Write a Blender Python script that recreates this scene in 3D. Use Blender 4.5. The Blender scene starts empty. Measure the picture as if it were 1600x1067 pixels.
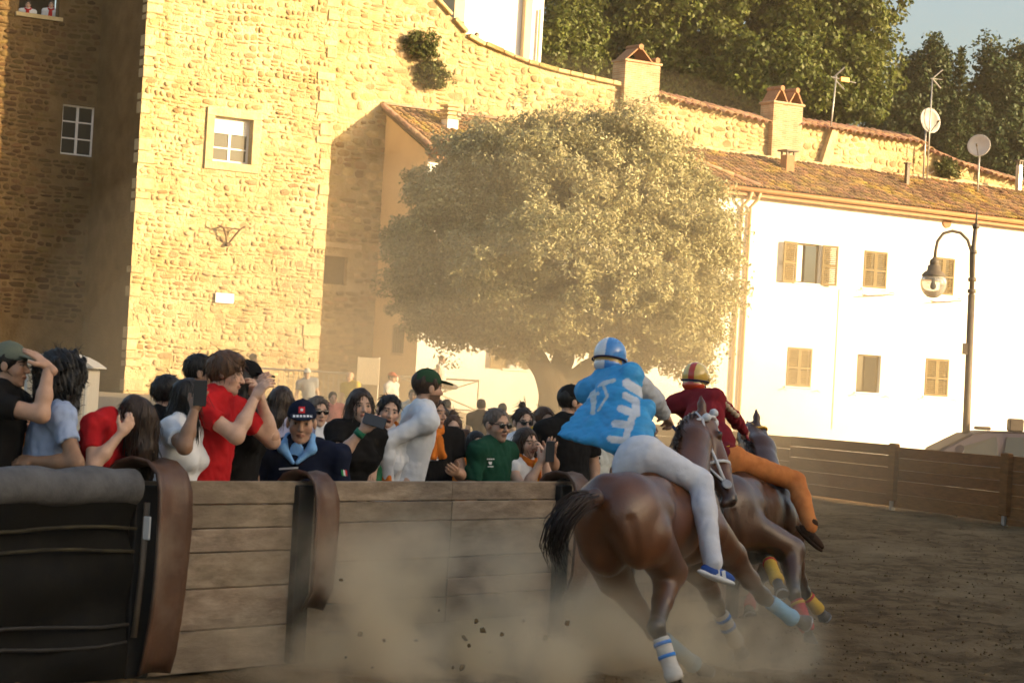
import bpy, bmesh, math, random
import numpy as np
from mathutils import Vector, Matrix
from mathutils.bvhtree import BVHTree

random.seed(7)
RNG = np.random.default_rng(11)
SC = bpy.context.scene
COL = SC.collection

# ------------------------------------------------------------------ camera
W0, H0, FPX = 1600.0, 1067.0, 3600.0
EYE = 1.75
PITCH, ROLL = math.radians(1.168), math.radians(3.3)
cam_d = bpy.data.cameras.new('camera')
cam = bpy.data.objects.new('camera', cam_d)
COL.objects.link(cam)
CM = Matrix.Rotation(math.pi / 2 + PITCH, 3, 'X') @ Matrix.Rotation(ROLL, 3, 'Z')
cam.matrix_world = Matrix.Translation((0, 0, EYE)) @ CM.to_4x4()
cam_d.sensor_width = 36.0
cam_d.lens = 36.0 * FPX / W0
cam_d.clip_start, cam_d.clip_end = 0.1, 6000
cam_d.dof.use_dof = True
cam_d.dof.focus_distance = 27.0
cam_d.dof.aperture_fstop = 7.0
SC.camera = cam

# ------------------------------------------------------------------ light
SUN = Vector((1.254, -0.386, 0.25)).normalized()
SUN_EL = math.asin(SUN.z)
SUN_AZ = math.atan2(SUN.x, SUN.y)
world = bpy.data.worlds.new('World')
SC.world = world
world.use_nodes = True
wn = world.node_tree
wn.nodes.clear()
sky = wn.nodes.new('ShaderNodeTexSky')
sky.sky_type = 'NISHITA'
sky.sun_disc = False
sky.sun_elevation = SUN_EL
sky.sun_rotation = SUN_AZ
sky.dust_density = 5.0
sky.air_density = 1.0
bg = wn.nodes.new('ShaderNodeBackground')
bg.inputs['Strength'].default_value = 0.105
wo = wn.nodes.new('ShaderNodeOutputWorld')
wn.links.new(sky.outputs[0], bg.inputs[0])
wn.links.new(bg.outputs[0], wo.inputs[0])
sun_d = bpy.data.lights.new('sun', 'SUN')
sun_d.energy = 4.2
sun_d.angle = math.radians(0.6)
sun_d.color = (1.0, 0.76, 0.43)
sun = bpy.data.objects.new('sun', sun_d)
COL.objects.link(sun)
sun.rotation_euler = SUN.to_track_quat('Z', 'Y').to_euler()
sun.location = (40, 10, 30)
SC.view_settings.view_transform = 'Standard'
SC.view_settings.look = 'None'
SC.view_settings.gamma = 1.0
SC.view_settings.use_curve_mapping = False
SC.view_settings.exposure = 1.72
cy = SC.cycles
cy.use_denoising = True
cy.denoiser = 'OPENIMAGEDENOISE'
cy.use_adaptive_sampling = True
cy.adaptive_threshold = 0.035
cy.max_bounces = 6
cy.diffuse_bounces = 3
cy.glossy_bounces = 2
cy.transmission_bounces = 4
cy.volume_bounces = 4
cy.transparent_max_bounces = 8
cy.caustics_reflective = False
cy.caustics_refractive = False
cy.volume_step_rate = 1.0
cy.volume_max_steps = 64

# ------------------------------------------------------------------ pixel <-> place
CMN = np.array(CM)
def P(px, py, Z):
    """point on the photograph's ray through (px,py) at distance Z along the view"""
    r = CMN @ np.array([(px - W0 / 2) / FPX, -(py - H0 / 2) / FPX, -1.0])
    r = r / r[1] * Z
    return np.array([r[0], r[1], r[2] + EYE])
def proj(V):
    V = np.atleast_2d(V) - np.array([0, 0, EYE])
    c = V @ CMN
    return np.stack([W0 / 2 + FPX * c[:, 0] / -c[:, 2], H0 / 2 - FPX * c[:, 1] / -c[:, 2]], 1)
def ground_z(Z):
    t = min(max((Z - 20) / 42.0, 0), 1)
    return 1.0 * t * t * (3 - 2 * t)
def nrm(v):
    v = np.asarray(v, float)
    return v / (np.linalg.norm(v) + 1e-12)

# ------------------------------------------------------------------ objects
def tag(o, label=None, cat=None, group=None, kind=None):
    if label: o['label'] = label
    if cat: o['category'] = cat
    if group: o['group'] = group
    if kind: o['kind'] = kind
    return o
def empty(name, loc, label=None, cat=None, group=None, kind=None):
    o = bpy.data.objects.new(name, None)
    o.empty_display_size = 0.2
    o.location = tuple(loc)
    COL.objects.link(o)
    tag(o, label, cat, group, kind)
    return o
BASE = {}
def link(name, me, parent=None, local=False, loc=None):
    """mesh whose vertices are in world space (moved into the parent's frame) unless local"""
    o = bpy.data.objects.new(name, me)
    COL.objects.link(o)
    if parent is not None:
        o.parent = parent
        if not local:
            off = np.array([0.0, 0, 0])
            q = parent
            while q is not None:
                off += np.array(q.location)
                q = q.parent
            n = len(me.vertices)
            co = np.empty(n * 3)
            me.vertices.foreach_get('co', co)
            me.vertices.foreach_set('co', (co.reshape(-1, 3) - off).ravel())
    if loc is not None: o.location = tuple(loc)
    return o
def mk(name, V, F, mat=None, parent=None, smooth=False, cols=None, local=False, loc=None, midx=None):
    V = np.asarray(V, np.float32).reshape(-1, 3)
    me = bpy.data.meshes.new(name)
    if isinstance(F, np.ndarray) and F.ndim == 2:
        k = F.shape[1]
        me.vertices.add(len(V)); me.vertices.foreach_set('co', V.ravel())
        me.loops.add(F.size); me.loops.foreach_set('vertex_index', F.ravel().astype(np.int32))
        me.polygons.add(len(F)); me.polygons.foreach_set('loop_start', np.arange(0, F.size, k, dtype=np.int32))
        try: me.polygons.foreach_set('loop_total', np.full(len(F), k, np.int32))
        except Exception: pass
        me.update(calc_edges=True)
    else:
        me.from_pydata([tuple(map(float, v)) for v in V], [], [tuple(int(i) for i in f) for f in F])
        me.update()
    if mat is not None:
        for m in (mat if isinstance(mat, (list, tuple)) else [mat]): me.materials.append(m)
    if midx is not None: me.polygons.foreach_set('material_index', np.asarray(midx, np.int32))
    if smooth: me.polygons.foreach_set('use_smooth', np.ones(len(me.polygons), bool))
    if cols is not None:
        a = me.color_attributes.new('Col', 'FLOAT_COLOR', 'POINT')
        c = np.ones((len(V), 4), np.float32); c[:, :3] = cols
        a.data.foreach_set('color', c.ravel())
    return link(name, me, parent, local, loc)

class MB:
    """collects simple solids and links them as one mesh"""
    def __init__(s): s.V = []; s.F = []
    def add(s, V, F):
        b = len(s.V); s.V += [tuple(map(float, v)) for v in V]; s.F += [tuple(b + i for i in f) for f in F]; return s
    def hexa(s, p):   # 8 points: bottom 4 ccw, top 4 ccw
        return s.add(p, [(3, 2, 1, 0), (4, 5, 6, 7), (0, 1, 5, 4), (1, 2, 6, 5), (2, 3, 7, 6), (3, 0, 4, 7)])
    def box(s, c, sx, sy, sz, ax=None, bev=0.0):
        """box centred at c, full sizes, axes ax (3 rows)"""
        ax = np.eye(3) if ax is None else np.asarray(ax)
        c = np.asarray(c, float)
        if bev <= 0:
            q = [(-1, -1, -1), (1, -1, -1), (1, 1, -1), (-1, 1, -1), (-1, -1, 1), (1, -1, 1), (1, 1, 1), (-1, 1, 1)]
            return s.hexa([c + ax[0] * a * sx / 2 + ax[1] * b * sy / 2 + ax[2] * d * sz / 2 for a, b, d in q])
        e = min(bev, sx / 2.2, sy / 2.2, sz / 2.2)
        V = []; rings = []
        for zz, ins in ((-sz / 2, e), (-sz / 2 + e, 0), (sz / 2 - e, 0), (sz / 2, e)):
            hx, hy = sx / 2 - ins, sy / 2 - ins
            k = e * 0.5 if ins == 0 else 0
            ring = [(-hx + k, -hy), (hx - k, -hy), (hx, -hy + k), (hx, hy - k), (hx - k, hy), (-hx + k, hy), (-hx, hy - k), (-hx, -hy + k)]
            rings.append([c + ax[0] * a + ax[1] * b + ax[2] * zz for a, b in ring])
        F = [tuple(range(7, -1, -1))]
        for r in range(3):
            for i in range(8):
                j = (i + 1) % 8
                F.append((r * 8 + i, r * 8 + j, r * 8 + 8 + j, r * 8 + 8 + i))
        F.append(tuple(range(24, 32)))
        return s.add([v for r in rings for v in r], F)
    def tube(s, pts, rad, n=8, cap=True, flat=None):
        pts = [np.asarray(p, float) for p in pts]
        m = len(pts)
        rad = [rad] * m if np.isscalar(rad) else rad
        V = []; F = []; up = None
        for i, p in enumerate(pts):
            t = nrm(pts[min(i + 1, m - 1)] - pts[max(i - 1, 0)])
            if up is None:
                up = np.array([0, 0, 1.0]) if abs(t[2]) < 0.9 else np.array([1.0, 0, 0])
            a = nrm(np.cross(t, up)); b = np.cross(a, t); up = b
            for k in range(n):
                th = 2 * math.pi * k / n
                V.append(p + rad[i] * (math.cos(th) * a * (flat or 1) + math.sin(th) * b))
        for i in range(m - 1):
            for k in range(n):
                l = (k + 1) % n
                F.append((i * n + k, i * n + l, (i + 1) * n + l, (i + 1) * n + k))
        if cap:
            F.append(tuple(range(n - 1, -1, -1))); F.append(tuple(range((m - 1) * n, m * n)))
        return s.add(V, F)
    def lathe(s, c, prof, n=16, ax=None):
        ax = np.eye(3) if ax is None else np.asarray(ax); c = np.asarray(c, float)
        V = []; F = []
        for r, z in prof:
            for k in range(n):
                th = 2 * math.pi * k / n
                V.append(c + ax[0] * r * math.cos(th) + ax[1] * r * math.sin(th) + ax[2] * z)
        for i in range(len(prof) - 1):
            for k in range(n):
                l = (k + 1) % n
                F.append((i * n + k, i * n + l, (i + 1) * n + l, (i + 1) * n + k))
        F.append(tuple(range(n - 1, -1, -1))); F.append(tuple(range((len(prof) - 1) * n, len(prof) * n)))
        return s.add(V, F)
    def build(s, name, mat, parent=None, smooth=False, cols=None):
        return mk(name, s.V, s.F, mat, parent, smooth, cols)

def smooth_by_angle(o, deg=40):
    me = o.data
    me.polygons.foreach_set('use_smooth', np.ones(len(me.polygons), bool))
    me.set_sharp_from_angle(angle=math.radians(deg))
    return o

# ------------------------------------------------------------------ materials
MATS = {}
def pm(name, col, col2=None, scale=6.0, rough=0.7, bump=0.0, bscale=None, spec=0.3, attr=False, detail=5.0, stretch=None,
       metal=0.0, rnd=0.0, trans=0.0, contrast=(0.35, 0.68), col3=None, scale3=0.7, sheen=0.0, bdist=0.02, alpha=None, coat=0.0):
    """procedural material: two-colour noise, optional big stains, vertex colour, island tint and bump"""
    if name in MATS: return MATS[name]
    m = bpy.data.materials.new(name); m.use_nodes = True
    nt = m.node_tree; N = nt.nodes; L = nt.links
    b = N['Principled BSDF']
    b.inputs['Roughness'].default_value = rough
    b.inputs['Specular IOR Level'].default_value = spec
    b.inputs['Metallic'].default_value = metal
    if sheen: b.inputs['Sheen Weight'].default_value = sheen
    if coat: b.inputs['Coat Weight'].default_value = coat
    geo = N.new('ShaderNodeNewGeometry')
    pos = geo.outputs['Position']
    if stretch is not None:
        mp = N.new('ShaderNodeVectorMath'); mp.operation = 'MULTIPLY'
        mp.inputs[1].default_value = stretch; L.new(pos, mp.inputs[0]); pos = mp.outputs[0]
    def noise(sc, det=detail):
        t = N.new('ShaderNodeTexNoise'); t.inputs['Scale'].default_value = sc; t.inputs['Detail'].default_value = det
        t.inputs['Roughness'].default_value = 0.6; L.new(pos, t.inputs['Vector']); return t.outputs['Fac']
    def ramp(f, a, c):
        r = N.new('ShaderNodeMapRange'); r.inputs[1].default_value = a; r.inputs[2].default_value = c; L.new(f, r.inputs[0]); return r.outputs[0]
    def mix(f, a, c, mode='MIX'):
        x = N.new('ShaderNodeMix'); x.data_type = 'RGBA'; x.blend_type = mode
        if isinstance(f, (int, float)): x.inputs[0].default_value = f
        else: L.new(f, x.inputs[0])
        for q, i in ((a, 6), (c, 7)):
            if isinstance(q, (tuple, list)): x.inputs[i].default_value = (*q[:3], 1)
            else: L.new(q, x.inputs[i])
        return x.outputs[2]
    c = tuple(col)
    if attr:
        at = N.new('ShaderNodeAttribute'); at.attribute_name = 'Col'
        c = at.outputs['Color']
        if col != (1, 1, 1): c = mix(1.0, c, tuple(col), 'MULTIPLY')
    if col2 is not None:
        f = ramp(noise(scale), *contrast)
        c = mix(f, c, mix(1.0, c, tuple(col2), 'MULTIPLY') if attr else tuple(col2))
    if col3 is not None:
        c = mix(ramp(noise(scale3, 4), 0.48, 0.7), c, tuple(col3))
    if rnd:
        oi = N.new('ShaderNodeObjectInfo')
        ad = N.new('ShaderNodeMath'); ad.operation = 'ADD'
        L.new(oi.outputs['Random'], ad.inputs[0]); L.new(geo.outputs['Random Per Island'], ad.inputs[1])
        fr = N.new('ShaderNodeMath'); fr.operation = 'FRACT'; L.new(ad.outputs[0], fr.inputs[0])
        hv = N.new('ShaderNodeHueSaturation')
        mr = N.new('ShaderNodeMapRange'); mr.inputs[3].default_value = 1 - rnd; mr.inputs[4].default_value = 1 + rnd
        L.new(fr.outputs[0], mr.inputs[0]); L.new(mr.outputs[0], hv.inputs['Value'])
        m2 = N.new('ShaderNodeMath'); m2.operation = 'MULTIPLY'; m2.inputs[1].default_value = 7.31; L.new(fr.outputs[0], m2.inputs[0])
        f2 = N.new('ShaderNodeMath'); f2.operation = 'FRACT'; L.new(m2.outputs[0], f2.inputs[0])
        h2 = N.new('ShaderNodeMapRange'); h2.inputs[3].default_value = 0.5 - rnd * 0.05; h2.inputs[4].default_value = 0.5 + rnd * 0.04
        L.new(f2.outputs[0], h2.inputs[0]); L.new(h2.outputs[0], hv.inputs['Hue'])
        if isinstance(c, tuple): hv.inputs['Color'].default_value = (*c[:3], 1)
        else: L.new(c, hv.inputs['Color'])
        c = hv.outputs['Color']
    if isinstance(c, tuple): b.inputs['Base Color'].default_value = (*c[:3], 1)
    else: L.new(c, b.inputs['Base Color'])
    if bump:
        bp = N.new('ShaderNodeBump'); bp.inputs['Strength'].default_value = bump; bp.inputs['Distance'].default_value = bdist
        L.new(noise(bscale or scale * 2.5, 6), bp.inputs['Height']); L.new(bp.outputs[0], b.inputs['Normal'])
    if trans:
        tr = N.new('ShaderNodeBsdfTranslucent')
        if isinstance(c, tuple): tr.inputs[0].default_value = (*c[:3], 1)
        else: L.new(c, tr.inputs[0])
        ms = N.new('ShaderNodeMixShader'); ms.inputs[0].default_value = trans
        out = N['Material Output']
        L.new(b.outputs[0], ms.inputs[1]); L.new(tr.outputs[0], ms.inputs[2]); L.new(ms.outputs[0], out.inputs[0])
    MATS[name] = m
    return m

# ------------------------------------------------------------------ signed-distance mesher (for bodies, cloth, hair)
def cone(a, b, ra, rb, k=0.03, sub=False, cuts=None):
    return dict(t='c', a=np.asarray(a, float), b=np.asarray(b, float), ra=ra, rb=rb, k=k, sub=sub, cuts=cuts)
def ell(c, r, ax=None, k=0.03, sub=False, cuts=None):
    return dict(t='e', c=np.asarray(c, float), r=np.asarray(r, float) * np.ones(3), ax=np.eye(3) if ax is None else np.asarray(ax, float), k=k, sub=sub, cuts=cuts)
def chain(pts, rads, k=0.03, cuts=None):
    return [cone(pts[i], pts[i + 1], rads[i], rads[i + 1], k, cuts=cuts) for i in range(len(pts) - 1)]
def inflate(pr, d):
    q = dict(pr)
    if q['t'] == 'c': q['ra'] += d; q['rb'] += d
    else: q['r'] = q['r'] + d
    return q
def _bb(p):
    if p['t'] == 'c':
        return (np.minimum(p['a'] - p['ra'], p['b'] - p['rb']), np.maximum(p['a'] + p['ra'], p['b'] + p['rb']))
    e = np.sqrt(((p['ax'] * p['r'][:, None]) ** 2).sum(0))
    return p['c'] - e, p['c'] + e
def _dist(p, X, Y, Z):
    if p['t'] == 'c':
        a, b = p['a'], p['b']; d = b - a; L2 = max(d @ d, 1e-9)
        px, py, pz = X - a[0], Y - a[1], Z - a[2]
        t = np.clip((px * d[0] + py * d[1] + pz * d[2]) / L2, 0, 1)
        px = px - t * d[0]; py = py - t * d[1]; pz = pz - t * d[2]
        r = np.sqrt(px * px + py * py + pz * pz) - (p['ra'] + (p['rb'] - p['ra']) * t)
    else:
        px, py, pz = X - p['c'][0], Y - p['c'][1], Z - p['c'][2]
        A, R = p['ax'], p['r']
        k0 = 0; k1 = 0
        for i in range(3):
            q = px * A[i, 0] + py * A[i, 1] + pz * A[i, 2]
            k0 = k0 + (q / R[i]) ** 2; k1 = k1 + (q / R[i] ** 2) ** 2
        k0 = np.sqrt(k0); k1 = np.sqrt(k1) + 1e-9
        r = k0 * (k0 - 1) / k1
    if p['cuts']:
        for o, n in p['cuts']:
            r = np.maximum(r, (X - o[0]) * n[0] + (Y - o[1]) * n[1] + (Z - o[2]) * n[2])
    return r
def wob(seed, freq, stretch=(1, 1, 1)):
    """cheap smooth noise used for folds and locks"""
    g = np.random.default_rng(seed)
    ks = g.normal(size=(6, 3)) * np.asarray(stretch) * freq; ph = g.uniform(0, 6.28, 6)
    def f(X, Y, Z):
        s = 0
        for k, p in zip(ks, ph):
            s = s + np.sin(k[0] * X + k[1] * Y + k[2] * Z + p + 0.9 * np.sin(k[1] * X * 0.6 - k[2] * Y * 0.6 + k[0] * Z * 0.6 + p * 2))
        return s / 6
    return f
def sdf(prims, h, noise=None, amp=0.0, cuts=None):
    """smooth union of prims -> (verts, quads) by surface nets"""
    lo = np.min([_bb(p)[0] for p in prims if not p['sub']], 0) - 3 * h - amp
    hi = np.max([_bb(p)[1] for p in prims if not p['sub']], 0) + 3 * h + amp
    n = np.ceil((hi - lo) / h).astype(int) + 1
    xs, ys, zs = [lo[i] + h * np.arange(n[i]) for i in range(3)]
    F = np.full(n, 0.5, np.float32)
    for p in prims:
        a, b = _bb(p); mg = p['k'] + 3 * h + amp
        i0 = np.clip(((a - mg - lo) / h).astype(int), 0, n - 1); i1 = np.clip(((b + mg - lo) / h).astype(int) + 2, 1, n)
        sl = tuple(slice(i0[i], i1[i]) for i in range(3))
        X, Y, Z = xs[sl[0]][:, None, None], ys[sl[1]][None, :, None], zs[sl[2]][None, None, :]
        d = _dist(p, X, Y, Z).astype(np.float32); k = p['k']; f = F[sl]
        if p['sub']:
            d = -d; hh = np.maximum(k - np.abs(f - d), 0) / k
            F[sl] = np.maximum(f, d) + hh * hh * k * 0.25
        else:
            hh = np.maximum(k - np.abs(f - d), 0) / k
            F[sl] = np.minimum(f, d) - hh * hh * k * 0.25
    X, Y, Z = xs[:, None, None], ys[None, :, None], zs[None, None, :]
    if noise is not None:
        near = np.abs(F) < (amp + 3 * h)
        ii = np.nonzero(near)
        F[ii] += (amp * noise(xs[ii[0]], ys[ii[1]], zs[ii[2]])).astype(np.float32)
    if cuts:
        for o, nn in cuts:
            F = np.maximum(F, ((X - o[0]) * nn[0] + (Y - o[1]) * nn[1] + (Z - o[2]) * nn[2]).astype(np.float32))
    S = F < 0
    c = [S[i:n[0] - 1 + i, j:n[1] - 1 + j, k:n[2] - 1 + k] for i in (0, 1) for j in (0, 1) for k in (0, 1)]
    s = sum(x.astype(np.int8) for x in c)
    act = (s > 0) & (s < 8)
    I = np.stack(np.nonzero(act), 1)
    if len(I) == 0: return np.zeros((0, 3)), np.zeros((0, 4), int)
    acc = np.zeros((len(I), 3)); cnt = np.zeros(len(I))
    cor = [(i, j, k) for i in (0, 1) for j in (0, 1) for k in (0, 1)]
    val = [F[I[:, 0] + i, I[:, 1] + j, I[:, 2] + k] for i, j, k in cor]
    for a in range(8):
        for b in range(a + 1, 8):
            da = np.array(cor[b]) - np.array(cor[a])
            if np.abs(da).sum() != 1: continue
            va, vb = val[a], val[b]
            m = (va < 0) != (vb < 0)
            t = np.where(m, va / np.where(np.abs(va - vb) < 1e-9, 1, va - vb), 0)
            acc += m[:, None] * (np.array(cor[a]) + t[:, None] * da); cnt += m
    V = lo + h * (I + acc / cnt[:, None])
    idx = np.full(act.shape, -1, np.int64); idx[act] = np.arange(len(I))
    quads = []
    for ax in range(3):
        A = [0, 1, 2]; A.remove(ax); u, v = A
        sh = list(S.shape)
        s0 = [slice(None)] * 3; s1 = [slice(None)] * 3
        s0[ax] = slice(0, sh[ax] - 1); s1[ax] = slice(1, sh[ax])
        ch = S[tuple(s0)] != S[tuple(s1)]
        E = np.stack(np.nonzero(ch), 1)
        E = E[(E[:, u] > 0) & (E[:, v] > 0) & (E[:, u] < sh[u] - 1) & (E[:, v] < sh[v] - 1)]
        if len(E) == 0: continue
        q = []
        for du, dv in ((0, 0), (1, 0), (1, 1), (0, 1)):
            e = E.copy(); e[:, u] -= du; e[:, v] -= dv
            q.append(idx[e[:, 0], e[:, 1], e[:, 2]])
        q = np.stack(q, 1)
        ins = S[E[:, 0], E[:, 1], E[:, 2]]
        flip = ins if ax != 1 else ~ins
        q[~flip] = q[~flip][:, ::-1]
        quads.append(q)
    Q = np.concatenate(quads)
    return V, Q[(Q >= 0).all(1)]
def merge(*parts):
    V = []; F = []; b = 0
    for v, f in parts:
        V.append(v); F.append(f + b); b += len(v)
    return np.concatenate(V), np.concatenate(F)

def brick_mat(name, c1, c2, mortar, dirv, bw=.25, bh=.07):
    m = bpy.data.materials.new(name); m.use_nodes = True; nt = m.node_tree; N = nt.nodes; L = nt.links; b = N['Principled BSDF']; b.inputs['Roughness'].default_value = .9; b.inputs['Specular IOR Level'].default_value = .1
    geo = N.new('ShaderNodeNewGeometry'); dt = N.new('ShaderNodeVectorMath'); dt.operation = 'DOT_PRODUCT'; dt.inputs[1].default_value = dirv; L.new(geo.outputs['Position'], dt.inputs[0])
    sp = N.new('ShaderNodeSeparateXYZ'); L.new(geo.outputs['Position'], sp.inputs[0]); cb = N.new('ShaderNodeCombineXYZ'); L.new(dt.outputs['Value'], cb.inputs[0]); L.new(sp.outputs['Z'], cb.inputs[1])
    br = N.new('ShaderNodeTexBrick'); br.inputs['Scale'].default_value = 1; br.inputs['Brick Width'].default_value = bw; br.inputs['Row Height'].default_value = bh; br.inputs['Mortar Size'].default_value = .012
    br.inputs['Color1'].default_value = (*c1, 1); br.inputs['Color2'].default_value = (*c2, 1); br.inputs['Mortar'].default_value = (*mortar, 1); L.new(cb.outputs[0], br.inputs['Vector'])
    nz = N.new('ShaderNodeTexNoise'); nz.inputs['Scale'].default_value = 3; nz.inputs['Detail'].default_value = 6; L.new(geo.outputs['Position'], nz.inputs['Vector'])
    mx = N.new('ShaderNodeMix'); mx.data_type = 'RGBA'; mx.blend_type = 'MULTIPLY'; mx.inputs[0].default_value = .7; L.new(br.outputs['Color'], mx.inputs[6]); L.new(nz.outputs['Fac'], mx.inputs[7]); 
    hv = N.new('ShaderNodeHueSaturation'); hv.inputs['Value'].default_value = 1.5; L.new(mx.outputs[2], hv.inputs['Color']); L.new(hv.outputs[0], b.inputs['Base Color'])
    bp_ = N.new('ShaderNodeBump'); bp_.inputs['Strength'].default_value = .8; bp_.inputs['Distance'].default_value = .03; bp_.invert = True; L.new(br.outputs['Fac'], bp_.inputs['Height']); L.new(bp_.outputs[0], b.inputs['Normal'])
    return m
# ================================================================== materials
M_STONE = pm('rubble_stone', (0.42, 0.30, 0.145), (0.53, 0.42, 0.24), scale=6, rough=0.92, bump=0.9, bscale=26, rnd=0.30, spec=0.08, col3=(0.33, 0.215, 0.09), scale3=0.8, bdist=0.05)
M_MORTAR = pm('lime_mortar', (0.53, 0.42, 0.235), (0.40, 0.29, 0.14), scale=2.2, rough=0.95, bump=1.0, bscale=13, spec=0.05, bdist=0.09, col3=(0.60, 0.50, 0.31))
M_QUOIN = pm('dressed_stone', (0.53, 0.43, 0.26), (0.42, 0.32, 0.17), scale=4, rough=0.88, bump=0.8, bscale=16, rnd=0.15, spec=0.08, bdist=0.04)
M_DSTONE = pm('shade_dark_rubble_stone', (0.125, 0.078, 0.032), (0.085, 0.052, 0.022), scale=4, rough=0.95, bump=0.7, bscale=22, rnd=0.35, spec=0.05, bdist=0.04)  # dark stone, colour deepened further to carry the shade on the left house
M_DMORTAR = pm('shade_dark_mortar', (0.19, 0.125, 0.058), (0.125, 0.08, 0.035), scale=1.6, rough=0.95, bump=0.9, bscale=13, spec=0.05, bdist=0.07)  # mortar with shade put into its colour, for left house and tower side
M_WHITE = pm('white_plaster', (0.83, 0.81, 0.77), (0.79, 0.77, 0.71), scale=0.8, rough=0.9, bump=0.1, bscale=30, spec=0.1)
M_CREAM = pm('cream_plaster', (0.72, 0.55, 0.34), (0.66, 0.49, 0.29), scale=1.2, rough=0.9, bump=0.1, bscale=30, spec=0.1)
M_TILE = pm('clay_roof_tile', (0.27, 0.155, 0.085), (0.14, 0.10, 0.07), scale=5, rough=0.9, bump=0.3, rnd=0.35, spec=0.1, col3=(0.34, 0.235, 0.06), scale3=1.1)
M_COPE = pm('weathered_clay_tile', (0.36, 0.20, 0.12), (0.21, 0.15, 0.11), scale=6, rough=0.9, bump=0.3, rnd=0.35, spec=0.1)
M_BRICK = pm('old_brick', (0.42, 0.20, 0.10), (0.50, 0.32, 0.18), scale=9, rough=0.9, bump=0.8, bscale=14, spec=0.1, stretch=(1, 1, 5.0), bdist=0.03)
M_TERRA = pm('terracotta', (0.36, 0.19, 0.10), (0.26, 0.14, 0.08), scale=8, rough=0.8, spec=0.15)
M_COPPER = pm('painted_gutter', (0.36, 0.165, 0.065), (0.28, 0.13, 0.05), scale=3, rough=0.6)
M_PIPE = pm('downpipe_paint', (0.62, 0.44, 0.26), (0.52, 0.36, 0.2), scale=3, rough=0.6)
M_SHUT = pm('shutter_wood', (0.20, 0.145, 0.065), (0.15, 0.105, 0.045), scale=6, rough=0.7, spec=0.2)
M_SASH = pm('white_sash', (0.78, 0.76, 0.72), rough=0.5)
M_GLASSD = pm('window_glass', (0.03, 0.035, 0.035), rough=0.08, spec=0.6)
M_ROOMD = pm('dark_room', (0.05, 0.04, 0.03), (0.03, 0.025, 0.02), rough=0.9)
M_IRON = pm('rusty_iron', (0.10, 0.065, 0.04), (0.15, 0.08, 0.04), scale=20, rough=0.8)
M_LAMP = pm('lamp_iron', (0.10, 0.075, 0.055), (0.13, 0.10, 0.07), scale=9, rough=0.6, spec=0.4)
M_STEEL = pm('galvanised_steel', (0.42, 0.40, 0.37), (0.34, 0.32, 0.3), scale=14, rough=0.45, metal=0.6)
M_DIRT = pm('track_dirt', (0.19, 0.125, 0.062), (0.10, 0.063, 0.030), scale=3.2, rough=1.0, bump=1.0, bscale=18, spec=0.05, col3=(0.25, 0.17, 0.09), scale3=0.5, bdist=0.04, contrast=(0.4, 0.62))
M_CLOD = pm('dirt_clod', (0.20, 0.135, 0.07), (0.12, 0.078, 0.04), scale=20, rough=1.0, spec=0.05, rnd=0.3, bump=0.5)
M_PAVE = pm('square_paving', (0.30, 0.24, 0.17), (0.22, 0.18, 0.13), scale=2, rough=0.9)
M_PLANK = pm('weathered_plank', (0.34, 0.27, 0.195), (0.165, 0.122, 0.083), scale=5, rough=0.85, bump=0.5, bscale=16, spec=0.15, rnd=0.2, stretch=(1, 1, 3.2), col3=(0.19, 0.145, 0.105), scale3=1.3, bdist=0.015)
M_PLANKR = pm('brown_plank', (0.25, 0.11, 0.038), (0.165, 0.072, 0.026), scale=4, rough=0.8, bump=0.3, spec=0.1, rnd=0.08, stretch=(1, 1, 6))
M_PAD = pm('brown_leather_pad', (0.12, 0.060, 0.035), (0.065, 0.034, 0.022), scale=4, rough=0.45, bump=0.3, bscale=14, spec=0.4, col3=(0.19, 0.135, 0.095), scale3=2.2)
M_PADIN = pm('black_rubber', (0.02, 0.018, 0.016), (0.03, 0.026, 0.022), scale=8, rough=0.7)
M_CAP = pm('grey_canvas_padding', (0.115, 0.115, 0.12), (0.07, 0.07, 0.075), scale=8, rough=0.85, bump=0.3, bscale=30)
M_TARP = pm('black_tarpaulin', (0.005, 0.005, 0.005), (0.009, 0.008, 0.006), scale=5, rough=0.75, bump=0.3, bscale=6, spec=0.12, bdist=0.03)
M_LEAFO = pm('holm_oak_leaf', (0.45, 0.41, 0.22), (0.33, 0.30, 0.15), scale=1.5, rough=0.5, rnd=0.35, trans=0.3, spec=0.35)
M_LEAFB = pm('lime_leaf', (0.10, 0.115, 0.020), (0.06, 0.078, 0.012), scale=0.4, rough=0.55, rnd=0.4, trans=0.3)
M_LEAFD = pm('evergreen_leaf', (0.030, 0.048, 0.012), (0.045, 0.06, 0.015), scale=0.4, rough=0.6, rnd=0.35, trans=0.15)
M_BARK = pm('bark', (0.13, 0.09, 0.055), (0.08, 0.055, 0.035), scale=6, rough=0.95, bump=0.8, bscale=14, stretch=(1, 1, 0.35), bdist=0.04)

# ================================================================== frames of the buildings
D2 = np.array([math.sin(math.radians(57.5)), math.cos(math.radians(57.5)), 0])
N2 = np.array([D2[1], -D2[0], 0])
UP = np.array([0, 0, 1.0])
O2 = np.array([12.0, 80.0, 0])
RM = Matrix(((D2[0], -N2[0], 0), (D2[1], -N2[1], 0), (0, 0, 1)))
OFF_H, OFF_W, OFF_T, OFF_L = 0.0, -2.8, -1.8, -5.25
def fp(u, off, z): return O2 + D2 * u + N2 * off + UP * z
def fuv(px, py, off):
    r = P(px, py, 1.0) - np.array([0, 0, EYE]); c = np.array([0, 0, EYE])
    t = (off - (c - O2) @ N2) / (r @ N2)
    q = c + r * t
    return (q - O2) @ D2, q[2]
def frect(x0, y0, x1, y1, off):
    (a, b), (c, d) = fuv(x0, y0, off), fuv(x1, y1, off)
    return min(a, c), max(a, c), min(b, d), max(b, d)
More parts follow.
